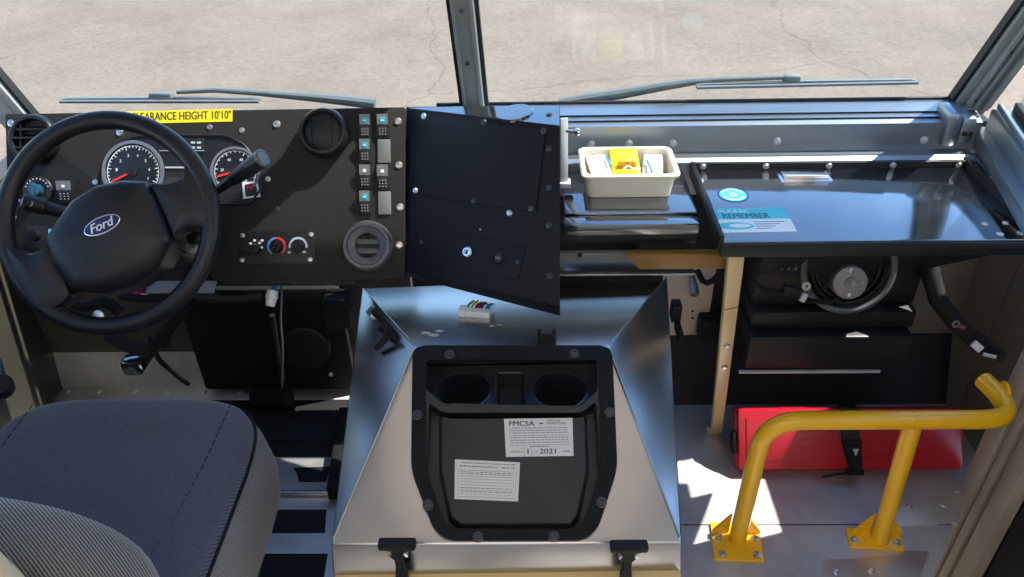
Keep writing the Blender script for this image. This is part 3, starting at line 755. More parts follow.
m.lathe([(.006, -.002), (.006, .0012), (.0045, .0012), (.0045, .0008)], seg=18, closed=True); m.box(.012, .015, -.006, .006, -.001, .0012); m.box(.018, .024, -.002, .002, -.001, .0012); obj('stalk_icon', m, white_print, ts)
a_, b_ = D(186, 212, 1.46), D(263, 158, 1.36); d_ = b_ - a_
m = MB(); m.tube([a_, a_ + d_ * .25, a_ + d_ * .55, a_ + d_ * .62, a_ + d_ * .63, a_ + d_ * .9, b_], [.0065, .0075, .009, .011, .0125, .0155, .0165], 16); gl = obj('gear_lever', m, satin_black, col)
m = MB(); m.lathe([(.0165, -.004), (.0165, .001), (.0135, .003), (.012, .002), (0, .002)], b_, d_.normalized(), 20); obj('lever_button', m, vent_grey, gl)
m = MB(); m.bar(D(148, 287, 1.62), D(215, 287, 1.62), .03, .004, (0, -.3, 1)); obj('column_bracket', m, skin_grey, col, 'pale metal bracket under the column')

# ------------------------------------------------------------------ control console, angled to the driver
A = D(406, 271, 1.55); B = D(560, 306, 1.37); C = D(406, 108, 1.56)
CF = Frame(A, B - A, (B - A).cross(C - A))
f0, f1, f2, f3 = CF.w(406, 271), CF.w(560, 306), CF.w(560, 127), CF.w(406, 108)
b2, b3 = PZ(560, 105.3, f2.z + .002), PZ(406, 106.8, f3.z + .002)
g0, g1 = D(406, 276, 1.57), D(560, 316, 1.40)
b1 = V((b2.x, b2.y, b2.z - .24)); b0v = V((b3.x, b3.y, b3.z - .24))
con = thing('control_console', (f0 + f1) / 2, 'black steel console box with two cover plates, right of the dashboard vents', 'console')
m = MB(); m.raw([f0, f1, f2, f3, b0v, b1, b2, b3, g0, g1], [(0, 1, 2, 3), (3, 2, 6, 7), (0, 8, 9, 1), (8, 4, 5, 9), (4, 7, 6, 5), (1, 9, 5, 6, 2), (0, 3, 7, 4, 8)], None, .002, 2); obj('housing', m, console_black, con)
def cplate(pts, h, name, mt=console_black, r=.003):
    m = MB(CF); m.prism(rpoly(CF.poly(pts), r, 3), -.001, h, .0008); return obj(name, m, mt, con)
cplate([(421, 113.5), (546.5, 132), (536.5, 212.5), (414.5, 195)], .005, 'upper_cover')
cplate([(418, 226), (526.5, 246), (519, 279), (415.5, 259)], .002, 'lower_cover')
for u, v in ((424, 116), (484, 122), (544, 131), (415.5, 190.5), (474, 201), (531, 209)): screw(CF, u, v, con, .9, v not in (116, 190.5), .005)
for u, v in ((509.5, 213), (549, 149), (549, 188), (549, 226), (549.5, 276), (421.5, 242), (518, 262)): screw(CF, u, v, con, .9, v != 213)
m = MB(CF); cx, cy = CF.at(468.5, 252); m.lathe([(.0105, .002), (.0105, .005), (.008, .008), (.006, .008), (.005, .006), (0, .006)], (cx, cy, 0), seg=24); lk = obj('key_lock', m, chrome, con)
m = MB(CF); m.box(cx - .001, cx + .001, cy - .004, cy + .004, .006, .0085); obj('keyhole', m, seal, lk)
m = MB(CF); cx, cy = CF.at(499, 258); m.lathe([(.0115, .002), (.0115, .005), (.009, .006), (.008, .004), (0, .004)], (cx, cy, 0), seg=24); up_ = obj('charging_port', m, satin_black, con)
m = MB(CF); m.prism(rpoly([(cx - .005, cy - .002), (cx + .005, cy - .002), (cx + .005, cy + .002), (cx - .005, cy + .002)], .001, 2), .004, .0048); obj('port_slot', m, grey_plastic, up_)
m = MB(CF); cx, cy = CF.at(480.5, 229.5); m.lathe([(.002, 0), (.002, .001)], (cx, cy, 0), seg=10); obj('indicator', m, dial_ring, con)
tn = (f3 - f2).cross(b2 - f2); tn = tn if tn.z > 0 else -tn
TF = Frame((f2 + b2) / 2, (1, 0, 0), tn)
m = MB(TF); m.prism(TF.poly([(407, 107.3), (559.5, 106), (559.5, 126), (409, 108.5)]), -.001, .001); obj('top_panel', m, gloss_black, con)
cx, cy = TF.at(515, 114); cx2, _ = TF.at(535, 114)
m = MB(TF); rr_ = (cx2 - cx) * .92; m.lathe([(rr_, -.002), (rr_, .004), (rr_ * .975, .0048), (rr_ * .12, .0049), (rr_ * .10, .0042), (0, .0042)], (cx, cy, 0), seg=40); obj('round_cap', m, gloss_black, con)
screw(TF, 549, 115.5, con, 1.0, True)

# ------------------------------------------------------------------ engine cover
ea, eb = D(415, 347, 1.40), D(608, 347, 1.40)
ec, ed = D(362, 288, 1.62), D(667, 277, 1.62)
ee, ef = D(331, 545, 1.22), D(682, 543, 1.22)
dep = (ea + eb) / 2 - (ee + ef) / 2
EF = Frame((ea + eb) / 2, eb - ea, (eb - ea).cross(ea - ee))
if EF.z.z < 0: EF = Frame((ea + eb) / 2, eb - ea, -(eb - ea).cross(ea - ee))
gl_, gr_ = PY(333, 573, ee.y - .004), PY(681, 572, ef.y - .004)
ZB = FL + .001
low = [V((gl_.x, gl_.y, ZB)), V((gr_.x, gr_.y, ZB)), V((ed.x, ed.y, ZB)), V((ec.x, ec.y, ZB))]
# keep the face exactly planar
ea, eb = EF.w(415, 347), EF.w(608, 347); ee, ef = EF.w(331, 545), EF.w(682, 543)
cov = thing('engine_cover', (0, 1.05, ZB), 'bare aluminium engine cover with black cup holder tray between the seats', 'engine cover')
solid = MB()
P = [ec, ed, eb, ea, ee, ef, gl_, gr_, low[0], low[1], low[2], low[3]]
solid.raw(P, [(0, 3, 2, 1), (3, 4, 5, 2), (0, 4, 3), (1, 2, 5), (4, 6, 7, 5), (6, 8, 9, 7), (0, 11, 8, 6, 4), (1, 5, 7, 9, 10), (0, 1, 10, 11), (8, 11, 10, 9)], None, .003, 2)
oct_ = [(413, 347.5), (611.5, 347.5), (617, 470), (598, 529), (583, 541.5), (449, 541.5), (434, 531), (411.5, 472)]
def scale_poly(p, k):
    c = (sum(x for x, _ in p) / len(p), sum(y for _, y in p) / len(p)); return [(c[0] + (x - c[0]) * k, c[1] + (y - c[1]) * k) for x, y in p]
po = rpoly(EF.poly(oct_), [.02] * 8, 5)
cut = MB(EF); cut.prism(scale_poly(po, .965), -.15, .05)
body = boolean(solid, [cut]); obj('metal_shell', body, steel, cov)
# the weld bead lines along the sloping edges
for p, q in ((ea, ee), (eb, ef), (ea, ec), (eb, ed)):
    m = MB(); m.tube([p + (q - p) * (k / 40) + V((0, 0, .0006 + .0007 * (k % 2))) for k in range(1, 40)], .0018, 6); obj('weld_seam', m, steel, cov)
# cup holder tray
tr_ = MB(EF); tr_.prism(po, 0.0, .009, .004, seg=3)
base = MB(EF); base.prism(scale_poly(po, .955), -.13, .004)
PF = Frame(EF.w(512, 411, -.006), EF.x, (0, 0, 1))      # level shelf that holds the cups
topz = rpoly(PF.poly([(428, 366), (596, 366), (597, 399), (582, 410), (442, 410), (427, 400)]), .004, 2)
cr = PF.at(489.5, 391)[0] - PF.at(463.5, 391)[0]
inner = [(426, 362), (598, 362), (600, 470), (584, 520), (574, 530), (456, 530), (444, 522), (427, 470)]
pin = rpoly(EF.poly(inner), .012, 4)
rc = MB(EF); rc.prism(rpoly(EF.poly([(429, 403), (443, 413.5), (581, 413.5), (596, 402), (600, 470), (584, 520), (574, 530), (456, 530), (444, 522), (427, 470)]), .008, 3), -.028, .05)
rc0 = MB(PF); rc0.prism(topz, 0, .12)
c1 = MB(PF); c1.prism(circ(*PF.at(463.5, 391), cr, cr, 40), -.065, .05)
c2 = MB(PF); c2.prism(circ(*PF.at(559.5, 391), cr, cr, 40), -.065, .05)
sl2 = MB(PF); sl2.prism(rpoly(PF.poly([(498, 374), (523, 374), (525, 405), (497, 405)]), .006, 3), -.030, .05)
tray_b = boolean(base, [rc0, rc, c1, c2, sl2])
fl_ = boolean(tr_, [MB(EF).prism(pin, -.05, .05)])
tray = obj('cup_holder_tray', fl_, tray_black, cov, 'black moulded tray with two cup holders', ang=28)
obj('tray_well', tray_b, tray_sheen, tray, ang=28)
for u in (463.5, 559.5):
    m = MB(PF); R_ = cr * 1.01; cx, cy = PF.at(u, 391)
    m.lathe([(R_ * .99, -.0004), (R_ * 1.09, -.0004), (R_ * 1.08, .0022), (R_ * 1.0, .003), (R_ * .985, .0015), (R_ * .975, -.003)], (cx, cy, 0), seg=40, closed=True); obj('cup_ring', m, tray_sheen, tray)
m = MB(PF); sp = rpoly(PF.poly([(496.5, 373), (524.5, 373), (526.5, 406), (495.5, 406)]), .007, 3); m.tube([(x, y, .0006) for x, y in sp], .0022, 6, True); obj('slot_rim', m, tray_sheen, tray)
# raised centre panel, narrower than the recess, sloping at its edges
cpan = rpoly(EF.poly([(446, 415), (576, 415), (579, 524), (449, 524)]), .004, 3)
m = MB(EF); m.dome(rpoly(EF.poly([(438, 413), (448, 415), (577, 415), (588, 413), (590, 470), (580, 517), (572, 526), (458, 526), (448, 518), (438, 470)]), .004, 2), [(1, -.0282), (.995, -.016), (.95, -.004), (.93, -.0025), (.3, -.002)]); obj('centre_panel', m, panel_warm, tray)
for u, v in ((449.5, 354.5), (574, 353.5), (417, 415), (609.5, 412.5), (428, 505), (601.5, 502.5), (478, 537), (554, 536.5)): screw(EF, u, v, tray, 1.3, True, .009)
# inspection labels
PH = -.002
def decal(pts, name, lab):
    m = MB(EF); m.prism(EF.poly(pts, PH), PH - .001, PH + .0008); return obj(name, m, paper_aged, tray, lab)
d1 = [(504, 419), (572.5, 418), (573.5, 456), (506, 457)]
o1 = decal(d1, 'inspection_label', 'white inspection label with black printing')
def EL(pts, u, v):   # bilinear position on a label
    p = EF.poly(pts, PH); a = V(p[0]).lerp(V(p[1]), u); b = V(p[3]).lerp(V(p[2]), u); return a.lerp(b, v)
def bar_line(m, pts, u0, u1, v, t):
    a, b, c, d = EL(pts, u0, v), EL(pts, u1, v), EL(pts, u1, v + t), EL(pts, u0, v + t)
    m.prism([a, b, c, d], PH + .0008, PH + .0011)
def words_line(m, pts, u0, u1, v, t, n):
    x = u0
    while x < u1:
        l = random.uniform(.02, .07); bar_line(m, pts, x, min(x + l, u1), v, t); x += l + .014
def tx(m, pts, s, u0, u1, v0, v1, bold=.012):
    a, b = EL(pts, u0, v1), EL(pts, u1, v0); m.text(s, a.x, b.x, a.y, b.y, PH + .0008, .0003, bold=bold)
m = MB(EF)
tx(m, d1, 'FMCSA', .07, .44, .07, .19, .02); bar_line(m, d1, .51, .565, .125, .03)
tx(m, d1, 'VEHICLE', .62, .82, .05, .09, 0); tx(m, d1, 'INSPECTION', .62, .90, .12, .165, 0)
tx(m, d1, 'MONTH', .08, .24, .855, .90, 0); tx(m, d1, '1', .318, .34, .81, .93); tx(m, d1, 'OF', .43, .475, .86, .90, 0); tx(m, d1, '2021', .50, .74, .81, .93, .02); tx(m, d1, 'YEAR', .84, .95, .855, .90, 0)
obj('label_heading', m, ink, o1)
m = MB(EF)
for v in (.265, .385): bar_line(m, d1, v, v + .006, .77, .22)
for v in (.245, .31, .375, .5, .565, .63): words_line(m, d1, .07, .93, v, .02, 9)
for v in (.45, .70): bar_line(m, d1, .05, .95, v, .009)
words_line(m, d1, .36, .66, .73, .03, 4)
obj('fine_print', m, print_grey, o1)
d2 = [(455, 459.5), (520, 462.5), (518, 501.5), (454.5, 499)]
o2 = decal(d2, 'service_label', 'white service label with a printed frame, lower of the two')
m = MB(EF); words_line(m, d2, .1, .95, .06, .028, 9); words_line(m, d2, .07, .66, .145, .035, 9); words_line(m, d2, .72, .93, .145, .035, 3)
for v in (.26, .93): bar_line(m, d2, .05, .95, v, .01)
for u in (.05, .945): bar_line(m, d2, u, u + .006, .26, .68)
for v in (.30, .345, .70, .79): words_line(m, d2, .09, .9, v, .02, 9)
for v in (.41, .48, .56, .63, .76, .86): bar_line(m, d2, .08, .92, v, .008)
obj('printing', m, print_grey, o2)
# rubber hold-down latches on the front
def latch(u, v):
    p = PY(u, v, ee.y - .02); s = 1.19 / FPX
    m = MB(); m.box(p.x - 19 * s, p.x + 19 * s, p.y - .008, p.y + .010, p.z - .006, p.z + .007, .004)
    m.box(p.x - 12 * s, p.x + 12 * s, p.y - .006, p.y + .008, p.z - .010, p.z - .004, .003); o = obj('latch', m, rubber, cov)
    m = MB(); m.rings([[(p.x + sx * w_, p.y + yy, p.z - dz) for sx, yy in ((-1, -.006), (1, -.006), (1, .006), (-1, .006))] for dz, w_ in ((.006, .0085), (.022, .0115), (.03, .006), (.045, .006), (.07, .009), (.11, .009))]); obj('latch_strap', m, rubber, o)
    m = MB(); m.tube([(p.x - .011, p.y + .012, p.z - .03), (p.x - .013, p.y - .004, p.z - .022), (p.x - .010, p.y - .006, p.z - .012)], .0022, 6); m.tube([(p.x + .011, p.y + .012, p.z - .03), (p.x + .013, p.y - .004, p.z - .022), (p.x + .010, p.y - .006, p.z - .012)], .0022, 6)
    m.box(p.x - .012, p.x + .012, p.y + .005, p.y + .016, p.z - .035, p.z - .026, .002); obj('latch_keeper', m, zinc, o)
latch(397, 545); latch(629, 547)
# latches on the side slopes
LFn = (ee - ec).cross(ea - ec); LFn = LFn if LFn.z > 0 else -LFn
LF = Frame(ec, ea - ec, LFn)
m = MB(); pts = [LF.w(u, v, h) for u, v, h in ((374, 312, .006), (382, 320, .016), (388, 327, .020), (386, 338, .018), (376, 349, .010))]
m.tube([pts[3] + (pts[3] - pts[4]) * .2, pts[3], pts[4]], [.005, .007, .005], 8); m.tube([LF.w(380, 329, .018), LF.w(392, 336, .02)], .005, 8); m.tube(pts[:3] + [pts[3]], .0065, 8); ltl = obj('side_latch', m, rubber, cov)
m = MB(); m.box(-.012, .012, -.008, .008, 0, .006, .001, Matrix.Translation(LF.w(372, 313)) @ LF.M.to_quaternion().to_matrix().to_4x4()); obj('latch_keeper', m, zinc, ltl)
rl = ed + (ef - ed) * .12 + V((.012, 0, -.01))
m = MB(); m.box(rl.x - .006, rl.x + .014, rl.y - .02, rl.y + .01, rl.z - .03, rl.z + .012, .004); m.box(rl.x + .0, rl.x + .012, rl.y - .075, rl.y - .02, rl.z - .04, rl.z - .02, .004); obj('side_latch', m, rubber, cov)
# small saddle bracket on the top
TFn = (eb - ea).cross(ec - ea); TFn = TFn if TFn.z > 0 else -TFn
TP = Frame(ea, eb - ea, TFn)
a_ = TP.at(537.5, 343); b_ = TP.at(556, 343)
m = MB(TP); yy = a_[1]; m.box(a_[0], b_[0], yy - .002, yy + .016, 0, .012, .002); m.box(a_[0], a_[0] + .007, yy, yy + .014, .010, .022, .002); m.box(b_[0] - .007, b_[0], yy, yy + .014, .010, .022, .002); obj('saddle_bracket', m, rubber, cov)
for (u, v), r_ in (((425, 333), .008), ((434, 335), .009), ((439, 331), .007), ((492, 326), .005), ((500, 325), .004)):
    m = MB(TP); x, y = TP.at(u, v); m.prism([(x + math.cos(a) * r_ * random.uniform(.6, 1.6), y + math.sin(a) * r_ * random.uniform(.4, .8)) for a in [k * math.pi / 5 for k in range(10)]], 0, .0006); obj('glue_smear', m, glue, cov)
m = MB(); m.box(gl_.x + .002, gr_.x - .002, gl_.y - .008, gl_.y + .03, gl_.z - .1, gl_.z - .006, .003); obj('base_rail', m, foam_tan, cov, 'tan strip along the bottom front edge')
# dark rubber lip behind the cover top
m = MB(); m.box(.03, ed.x - .01, ec.y + .004, ec.y + .03, ec.z - .02, ec.z + .032, .006); obj('rear_seal', m, rubber, cov)

# loose connector lying on the cover
cxn = TP.w(476, 314); con_o = thing('wire_connector', cxn, 'loose white plug with cut coloured wires lying on the engine cover', 'connector')
QF = Frame(cxn, (1, -.18, 0), TFn)
m = MB(QF); m.box(-.026, .030, -.016, .002, 0, .013, .002); m.box(-.032, -.018, -.018, .006, 0, .015, .002); obj('plug_body', m, clear_white, con_o)
for x, mm, e in ((-.018, green_wire, .02), (-.010, label_yellow, .022), (-.002, maroon, .016), (.004, maroon, .018), (.009, maroon, .017), (.018, blue_wire, .014), (.023, blue_wire, .015)):
    m = MB(QF); m.tube([(x, -.002, .008), (x + .002, .012, .014), (x + .006, .010 + e, .012)], .0027, 6); obj('wire', m, mm, con_o)

# ------------------------------------------------------------------ driver seat
def super_ring(cx, cy, hx, hy, z, e=5.0, n=64):
    o = []
    for k in range(n):
        a = 2 * math.pi * k / n; c_, s_ = math.cos(a), math.sin(a)
        o.append((cx + hx * math.copysign(abs(c_) ** (2 / e), c_), cy + hy * math.copysign(abs(s_) ** (2 / e), s_), z))
    return o
SX, SYF, SZ = -.735, 1.02, .605
seat = thing('driver_seat', (SX, .75, FL), 'dark grey cloth driver seat in front of the steering wheel', 'seat')
hx, hy, cy = .245, .305, .785
m = MB(); m.rings([super_ring(SX, cy, hx * .98, hy * .95, SZ - .20), super_ring(SX, cy, hx * 1.07, hy * 1.03, SZ - .18), super_ring(SX, cy, hx * 1.08, hy * 1.04, SZ - .14), super_ring(SX, cy, hx * 1.04, hy * 1.02, SZ - .07), super_ring(SX, cy, hx * .995, hy * .998, SZ - .035)], True, True); cu = obj('cushion_side', m, side_fabric, seat, 'lighter grey side band of the cushion')
rs = [super_ring(SX, cy, hx * .992, hy * .997, SZ - .036), super_ring(SX, cy, hx * .975, hy * .98, SZ - .018), super_ring(SX, cy, hx * .94, hy * .945, SZ - .004), super_ring(SX, cy, hx * .87, hy * .88, SZ + .006)]
for k in (.7, .5, .3, .1): rs.append([(x, y, SZ + .006 + .006 * (1 - k) - .012 * max(0, 1 - abs((x - SX) / hx) * 1.4)) for x, y, z in super_ring(SX, cy, hx * k, hy * k, SZ)])
m = MB(); m.rings(rs, False, True); obj('cushion', m, seat_fabric, seat, ang=60)
m = MB(); m.tube(super_ring(SX, cy, hx * .997, hy * 1.0, SZ - .035), .0035, 6, True); obj('piping', m, dull_black, seat)
for sgn in (-1, 1):
    m = MB()
    for k in range(26):
        t0, t1 = k / 26, (k + .6) / 26
        f = lambda t: V((SX + sgn * (.185 - .055 * t + .02 * math.sin(t * 3)), cy + hy * .86 - t * .48, SZ + .0068))
        m.tube([f(t0), f(t1)], .001, 5)
    obj('stitching', m, dull_black, seat)
m = MB(); m.box(SX - .2, SX + .2, .5, .95, FL, SZ - .19, .02); obj('pedestal', m, dull_black, seat)
# back rest: seen from above at the lower left
bcx, bw = -.735, .285
def back_ring(s, y0, y1):   # outline in x,z at each of several y
    pts = []
    zt, zb = .92, SZ - .02; hz = (zt - zb) / 2; cz = (zt + zb) / 2
    for k in range(48):
        a = 2 * math.pi * k / 48; c_, s_ = math.cos(a), math.sin(a)
        pts.append((bcx + bw * s * math.copysign(abs(c_) ** .85, c_), y0, cz + hz * (s if s < 1 else 1) * math.copysign(abs(s_) ** .8, s_)))
    return pts
m = MB(); m.rings([back_ring(.96, .500, 0), back_ring(1.0, .515, 0), back_ring(1.0, .545, 0), back_ring(.985, .57, 0), back_ring(.94, .59, 0), back_ring(.8, .60, 0), back_ring(.4, .602, 0)]); obj('backrest', m, ribbed_fabric, seat, ang=60)
m = MB(); m.rings([[(-.80 + (x - bcx) / bw * .285, y, .80 + (z - .755) * 2.0) for x, y, z in back_ring(s_, y_, 0)] for s_, y_ in ((.6, .452), (.94, .458), (1.0, .468), (1.0, .480), (.985, .486), (.5, .488))]); obj('back_shell', m, beige_shell, seat, 'beige plastic shell behind the backrest', ang=60)

# ------------------------------------------------------------------ cowl shelf behind the engine cover
SHZ = .855
sh = thing('cowl_shelf', (.30, 1.35, .70), 'black steel shelf and cross members under the windshield, left of the folding table', 'shelf')
yA, yB = PZ(640, 222, SHZ).y, e3[0] - .002
m = MB(); m.box(.07, .326, yA + .036, yB, SHZ - .02, SHZ, .003); obj('shelf_top', m, gloss_black, sh)
m = MB(); m.box(.065, .326, yA, yA + .034, SHZ - .03, SHZ - .004, .004); obj('front_lip', m, gloss_black, sh)
y1 = PY(640, 236, yA + .012); m = MB(); m.tube([(.06, yA + .03, y1.z), (.322, yA + .03, y1.z)], .024, 16); obj('cross_tube', m, satin_black, sh)
z2 = PY(640, 257, yA + .02).z; m = MB(); m.box(.04, .34, yA + .02, yA + .03, z2 - .011, z2 + .011, .002); cs = obj('cross_strip', m, grey_plastic, sh)
m = MB(); p = PY(580, 255, yA + .0195); m.lathe([(.005, 0), (.005, .001)], p, (0, -1, 0), 12); obj('strip_hole', m, seal, sh)
z3 = PY(640, 274, yA + .0).z; m = MB(); m.box(.04, .33, yA, yA + .06, z3 - .004, z3, .001); obj('metal_edge', m, steel, sh)
a_ = PY(640, 262, yA - .02); b_ = PY(730, 262, yA - .02)
m = MB(); m.hexa([(a_.x, a_.y, a_.z - .018), (b_.x + .02, b_.y, a_.z - .018), (b_.x + .02, b_.y + .02, a_.z - .018), (a_.x + .03, a_.y + .02, a_.z - .018), (a_.x - .03, a_.y, a_.z + .016), (b_.x + .02, b_.y, a_.z + .016), (b_.x + .02, b_.y + .02, a_.z + .016), (a_.x - .03, a_.y + .02, a_.z + .016)], .002)
obj('angle_bracket', m, bracket_reflection, sh, 'metal angle under the shelf, its orange reflection painted in brown')

# pale hinge bracket beside the console
p0 = D(564, 118, 1.50); p1_ = D(564, 184, 1.56)
hb = thing('hinge_bracket', p1_, 'pale metal bracket at the right edge of the black console', 'bracket')
m = MB(); m.bar(p0, p1_, .016, .006, (.3, -.8, .5), .002); m.box(p1_.x - .012, p1_.x + .014, p1_.y - .01, p1_.y + .016, p1_.z - .006, p1_.z + .006, .003); obj('bracket_plate', m, skin_grey, hb)
k0 = D(566, 131, 1.50); m = MB(); m.cyl(k0, k0 + V((.018, -.004, 0)), .0035, seg=10); m.lathe([(.003, 0), (.007, .002), (.0075, .007), (.005, .011), (0, .012)], k0 + V((.016, -.004, 0)), (1, -.2, 0), 14); obj('pin', m, chrome, hb)

# ------------------------------------------------------------------ storage tub and its packets
TZ = SHZ + .0008
ta, tb, tc_, td_ = PZ(584, 199, TZ), PZ(675, 199, TZ), PZ(671, 172, TZ), PZ(588, 173, TZ)
thz = PY(630, 179, ta.y - .006).z - TZ
yb_ = PZ(630, 151, TZ + thz).y
thy = (yb_ - ta.y) / 2
tcx, tcy = (ta.x + tb.x) / 2, ta.y + thy
thx = (tb.x - ta.x) / 2
tub = thing('storage_tub', (tcx, tcy, TZ), 'cream plastic tub full of packets on the shelf left of the folding table', 'tub')
def rr(hx_, hy_, z, r_=.016): return [(tcx + x, tcy + y, z) for x, y in rpoly([(-hx_, -hy_), (hx_, -hy_), (hx_, hy_), (-hx_, hy_)], r_, 4)]
m = MB(); m.rings([rr(thx * .93, thy * .9, TZ), rr(thx, thy, TZ + thz), rr(thx + .006, thy + .006, TZ + thz), rr(thx + .007, thy + .007, TZ + thz + .005), rr(thx + .004, thy + .004, TZ + thz + .008), rr(thx - .003, thy - .003, TZ + thz + .006), rr(thx - .003, thy - .003, TZ + thz - .002), rr(thx * .92, thy * .88, TZ + .004)]); obj('tub_body', m, cream_plastic, tub)
def packet(u0, u1, v0, v1, z, m_, lab, tilt=0, group=None, name='packet', yaw=0):
    a = PZ(u0, v1, z); b = PZ(u1, v1, z); c_ = PZ((u0 + u1) / 2, v0, z)
    w_ = (b.x - a.x) / 2; l_ = (c_.y - a.y) / 2; ctr = V(((a.x + b.x) / 2, a.y + l_, z))
    Mx = Matrix.Translation(ctr) @ Matrix.Rotation(rad(yaw), 4, 'Z') @ Matrix.Rotation(rad(tilt), 4, 'X')
    mb = MB(Mx); n = 9; g = []
    for k, (sc, zz) in enumerate(((1, 0), (.96, .003), (.85, .006), (.5, .008), (.1, .0085))):
        g.append([(x * sc, y * sc, zz + random.uniform(-.0006, .0006)) for x, y in rpoly([(-w_, -l_), (w_, -l_), (w_, l_), (-w_, l_)], .004, 2)])
    mb.rings(g); return tag(obj(name, mb, m_), lab, 'packet', group)
zt = TZ + thz - .012
packet(595, 660, 168, 182, TZ + .006, white_paper, 'white paper wad at the bottom of the cream tub')
packet(590, 611, 157, 176, zt, white_paper, 'white packet at the left end of the cream tub', 4, yaw=6)
yp = packet(613, 642, 153, 174, zt + .006, packet_yellow, 'bright yellow printed packet in the middle of the cream tub', 12)
packet(645, 666, 156, 175, zt, white_paper, 'white packet at the right end of the cream tub', 3, yaw=-8)
a = PZ(627, 163, zt + .018); m = MB(Matrix.Translation(a) @ Matrix.Rotation(rad(12), 4, 'X'))
m.text('ICE MELT'[:3], -.014, -.002, .006, .012, -.002, .0008); 
for k in range(3): m.box(-.016, .014 - k * .004, .002 - k * .004, .0032 - k * .004, -.002, -.001)
m.bm.free()
m = MB(Matrix.Translation(a + V((0, -.004, -.002))) @ Matrix.Rotation(rad(12), 4, 'X'))
for k in range(4): 
    x = -.018
    while x < .016: 
        l = random.uniform(.003, .008); m.box(x, min(x + l, .018), .010 - k * .0035, .0112 - k * .0035, -.006, .0008); x += l + .0015
obj('printing', m, mat('orange print', (.55, .25, .005), .5), yp)
for i, (u0, v0, u1, v1, lab) in enumerate(((606, 157, 611, 166, 'blue pen cap standing near the left white packet in the tub'), (647, 160, 652, 172, 'blue twist tie at the edge of the right white packet in the tub'))):
    m = MB(); m.tube([PZ(u0, v0, zt + .014), PZ(u1, v1, zt + .012)], .0022, 8); tag(obj('pen_cap' if i == 0 else 'twist_tie', m, blue_arc), lab, 'pen' if i == 0 else 'tie')
m = MB(); m.tube([PZ(623, 170, zt + .018), PZ(628, 165, zt + .020), PZ(634, 170, zt + .020), PZ(640, 168, zt + .018)], .002, 8, smooth=1); tag(obj('cotton_string', m, white_paper), 'white string curled on the front of the yellow packet', 'string')

# ------------------------------------------------------------------ folding table
TBZ = .868
HF = Frame((.6, 1.35, TBZ), (1, 0, 0), (0, 0, 1))
tl, trr = PZ(692, 170, TBZ), PZ(960, 167, TBZ)
fl0, fr0 = PZ(722, 242, TBZ), PZ(1024, 228, TBZ)
xL, xR, yF, yBk = tl.x + .002, fr0.x + .012, fl0.y, tl.y + .012
tab = thing('folding_table', (xL + .1, yF, .0), 'gloss black fold-down table with stickers on a tan leg, under the right windshield', 'table')
m = MB(); m.box(xL, xR, yF, yBk, TBZ - .012, TBZ, .003); obj('tabletop', m, gloss_black, tab)
m = MB(); m.box(xL, xR, yF - .006, yF + .0, TBZ - .03, TBZ - .001, .003); obj('front_edge', m, satin_black, tab)
m = MB(); m.box(xL - .004, xL + .005, yF, yBk + .004, TBZ - .02, TBZ + .012, .002); m.box(xR - .006, xR + .003, yF + .03, yBk + .004, TBZ - .02, TBZ + .016, .002); m.box(xL, xR, yBk - .012, yBk - .002, TBZ - .02, TBZ + .014, .003); obj('raised_edge', m, satin_black, tab)
BF = Frame((.6, yBk - .0125, TBZ), (1, 0, 0), (0, -1, 0))
for u in (703, 766, 829, 893, 959): screw(BF, u, 166.5 - (u - 703) * .006, tab, 1.0)
for u, v in ((985, 224), (1006, 223), (1000, 234), (1020, 233)): screw(HF, u, v, tab, .9)
for u, v in ((701, 180),): screw(HF, u, v, tab, .8)
ca = HF.at(781, 182); cb = HF.at(833, 181); cc_ = HF.at(806, 173)
m = MB(HF); m.prism(rpoly([(ca[0], ca[1]), (cb[0], cb[1]), (cb[0], cc_[1]), (ca[0], cc_[1])], .003, 2), 0, .002, .0006); m.box(ca[0] + .006, cb[0] - .006, ca[1] + .004, cc_[1] - .006, .002, .008, .002); cl_ = obj('clip', m, chrome, tab, 'small bright metal clip near the back edge')
m = MB(HF); m.box(ca[0] + .01, cb[0] - .01, ca[1] + .006, ca[1] + .010, .008, .0095, .0005); obj('clip_slot', m, tan_bar, cl_)
c0 = HF.at(733, 195); ex_ = HF.at(747.5, 195)[0] - c0[0]; ey_ = HF.at(733, 188)[1] - c0[1]
m = MB(HF); m.prism(circ(*c0, ex_ * 1.08, ex_ * 1.08, 40), 0, .0006); rs_ = obj('round_sticker', m, badge_blue, tab, 'round cyan sticker with a dark blue border')
m = MB(HF); m.prism(circ(*c0, ex_ * .92, ex_ * .92, 40), .0006, .001); obj('sticker_field', m, cyan, rs_)
m = MB(HF)
for k in range(5):
    a = rad(90 + 72 * k); m.bar((c0[0], c0[1], .0011), (c0[0] + math.cos(a) * ex_ * .3, c0[1] + math.sin(a) * ex_ * .3, .0011), .004, .0004)
arc(m, c0[0], c0[1], ex_ * .68, ex_ * .8, 20, 160, .001, .0013); arc(m, c0[0], c0[1], ex_ * .68, ex_ * .8, 200, 340, .001, .0013)
obj('sticker_print', m, cyan_light, rs_)
dq = [(711, 209), (784.5, 208), (797, 231.5), (719, 233)]
def TL(u, v):
    p = HF.poly(dq); a = V(p[0]).lerp(V(p[1]), u); b = V(p[3]).lerp(V(p[2]), u); return a.lerp(b, v)
def tq(m, u0, u1, v0, v1, z0, z1): m.prism([TL(u0, v0), TL(u1, v0), TL(u1, v1), TL(u0, v1)], z0, z1)
m = MB(HF); tq(m, 0, 1, 0, 1, 0, .0006); rd = obj('reminder_sticker', m, white_film, tab, 'cyan and white reminder sticker')
m = MB(HF); tq(m, 0, 1, 0, .46, .0006, .0009)
m.prism(circ(*TL(.24, .74), .034, .013, 30), .0006, .0009); obj('sticker_band', m, cyan, rd)
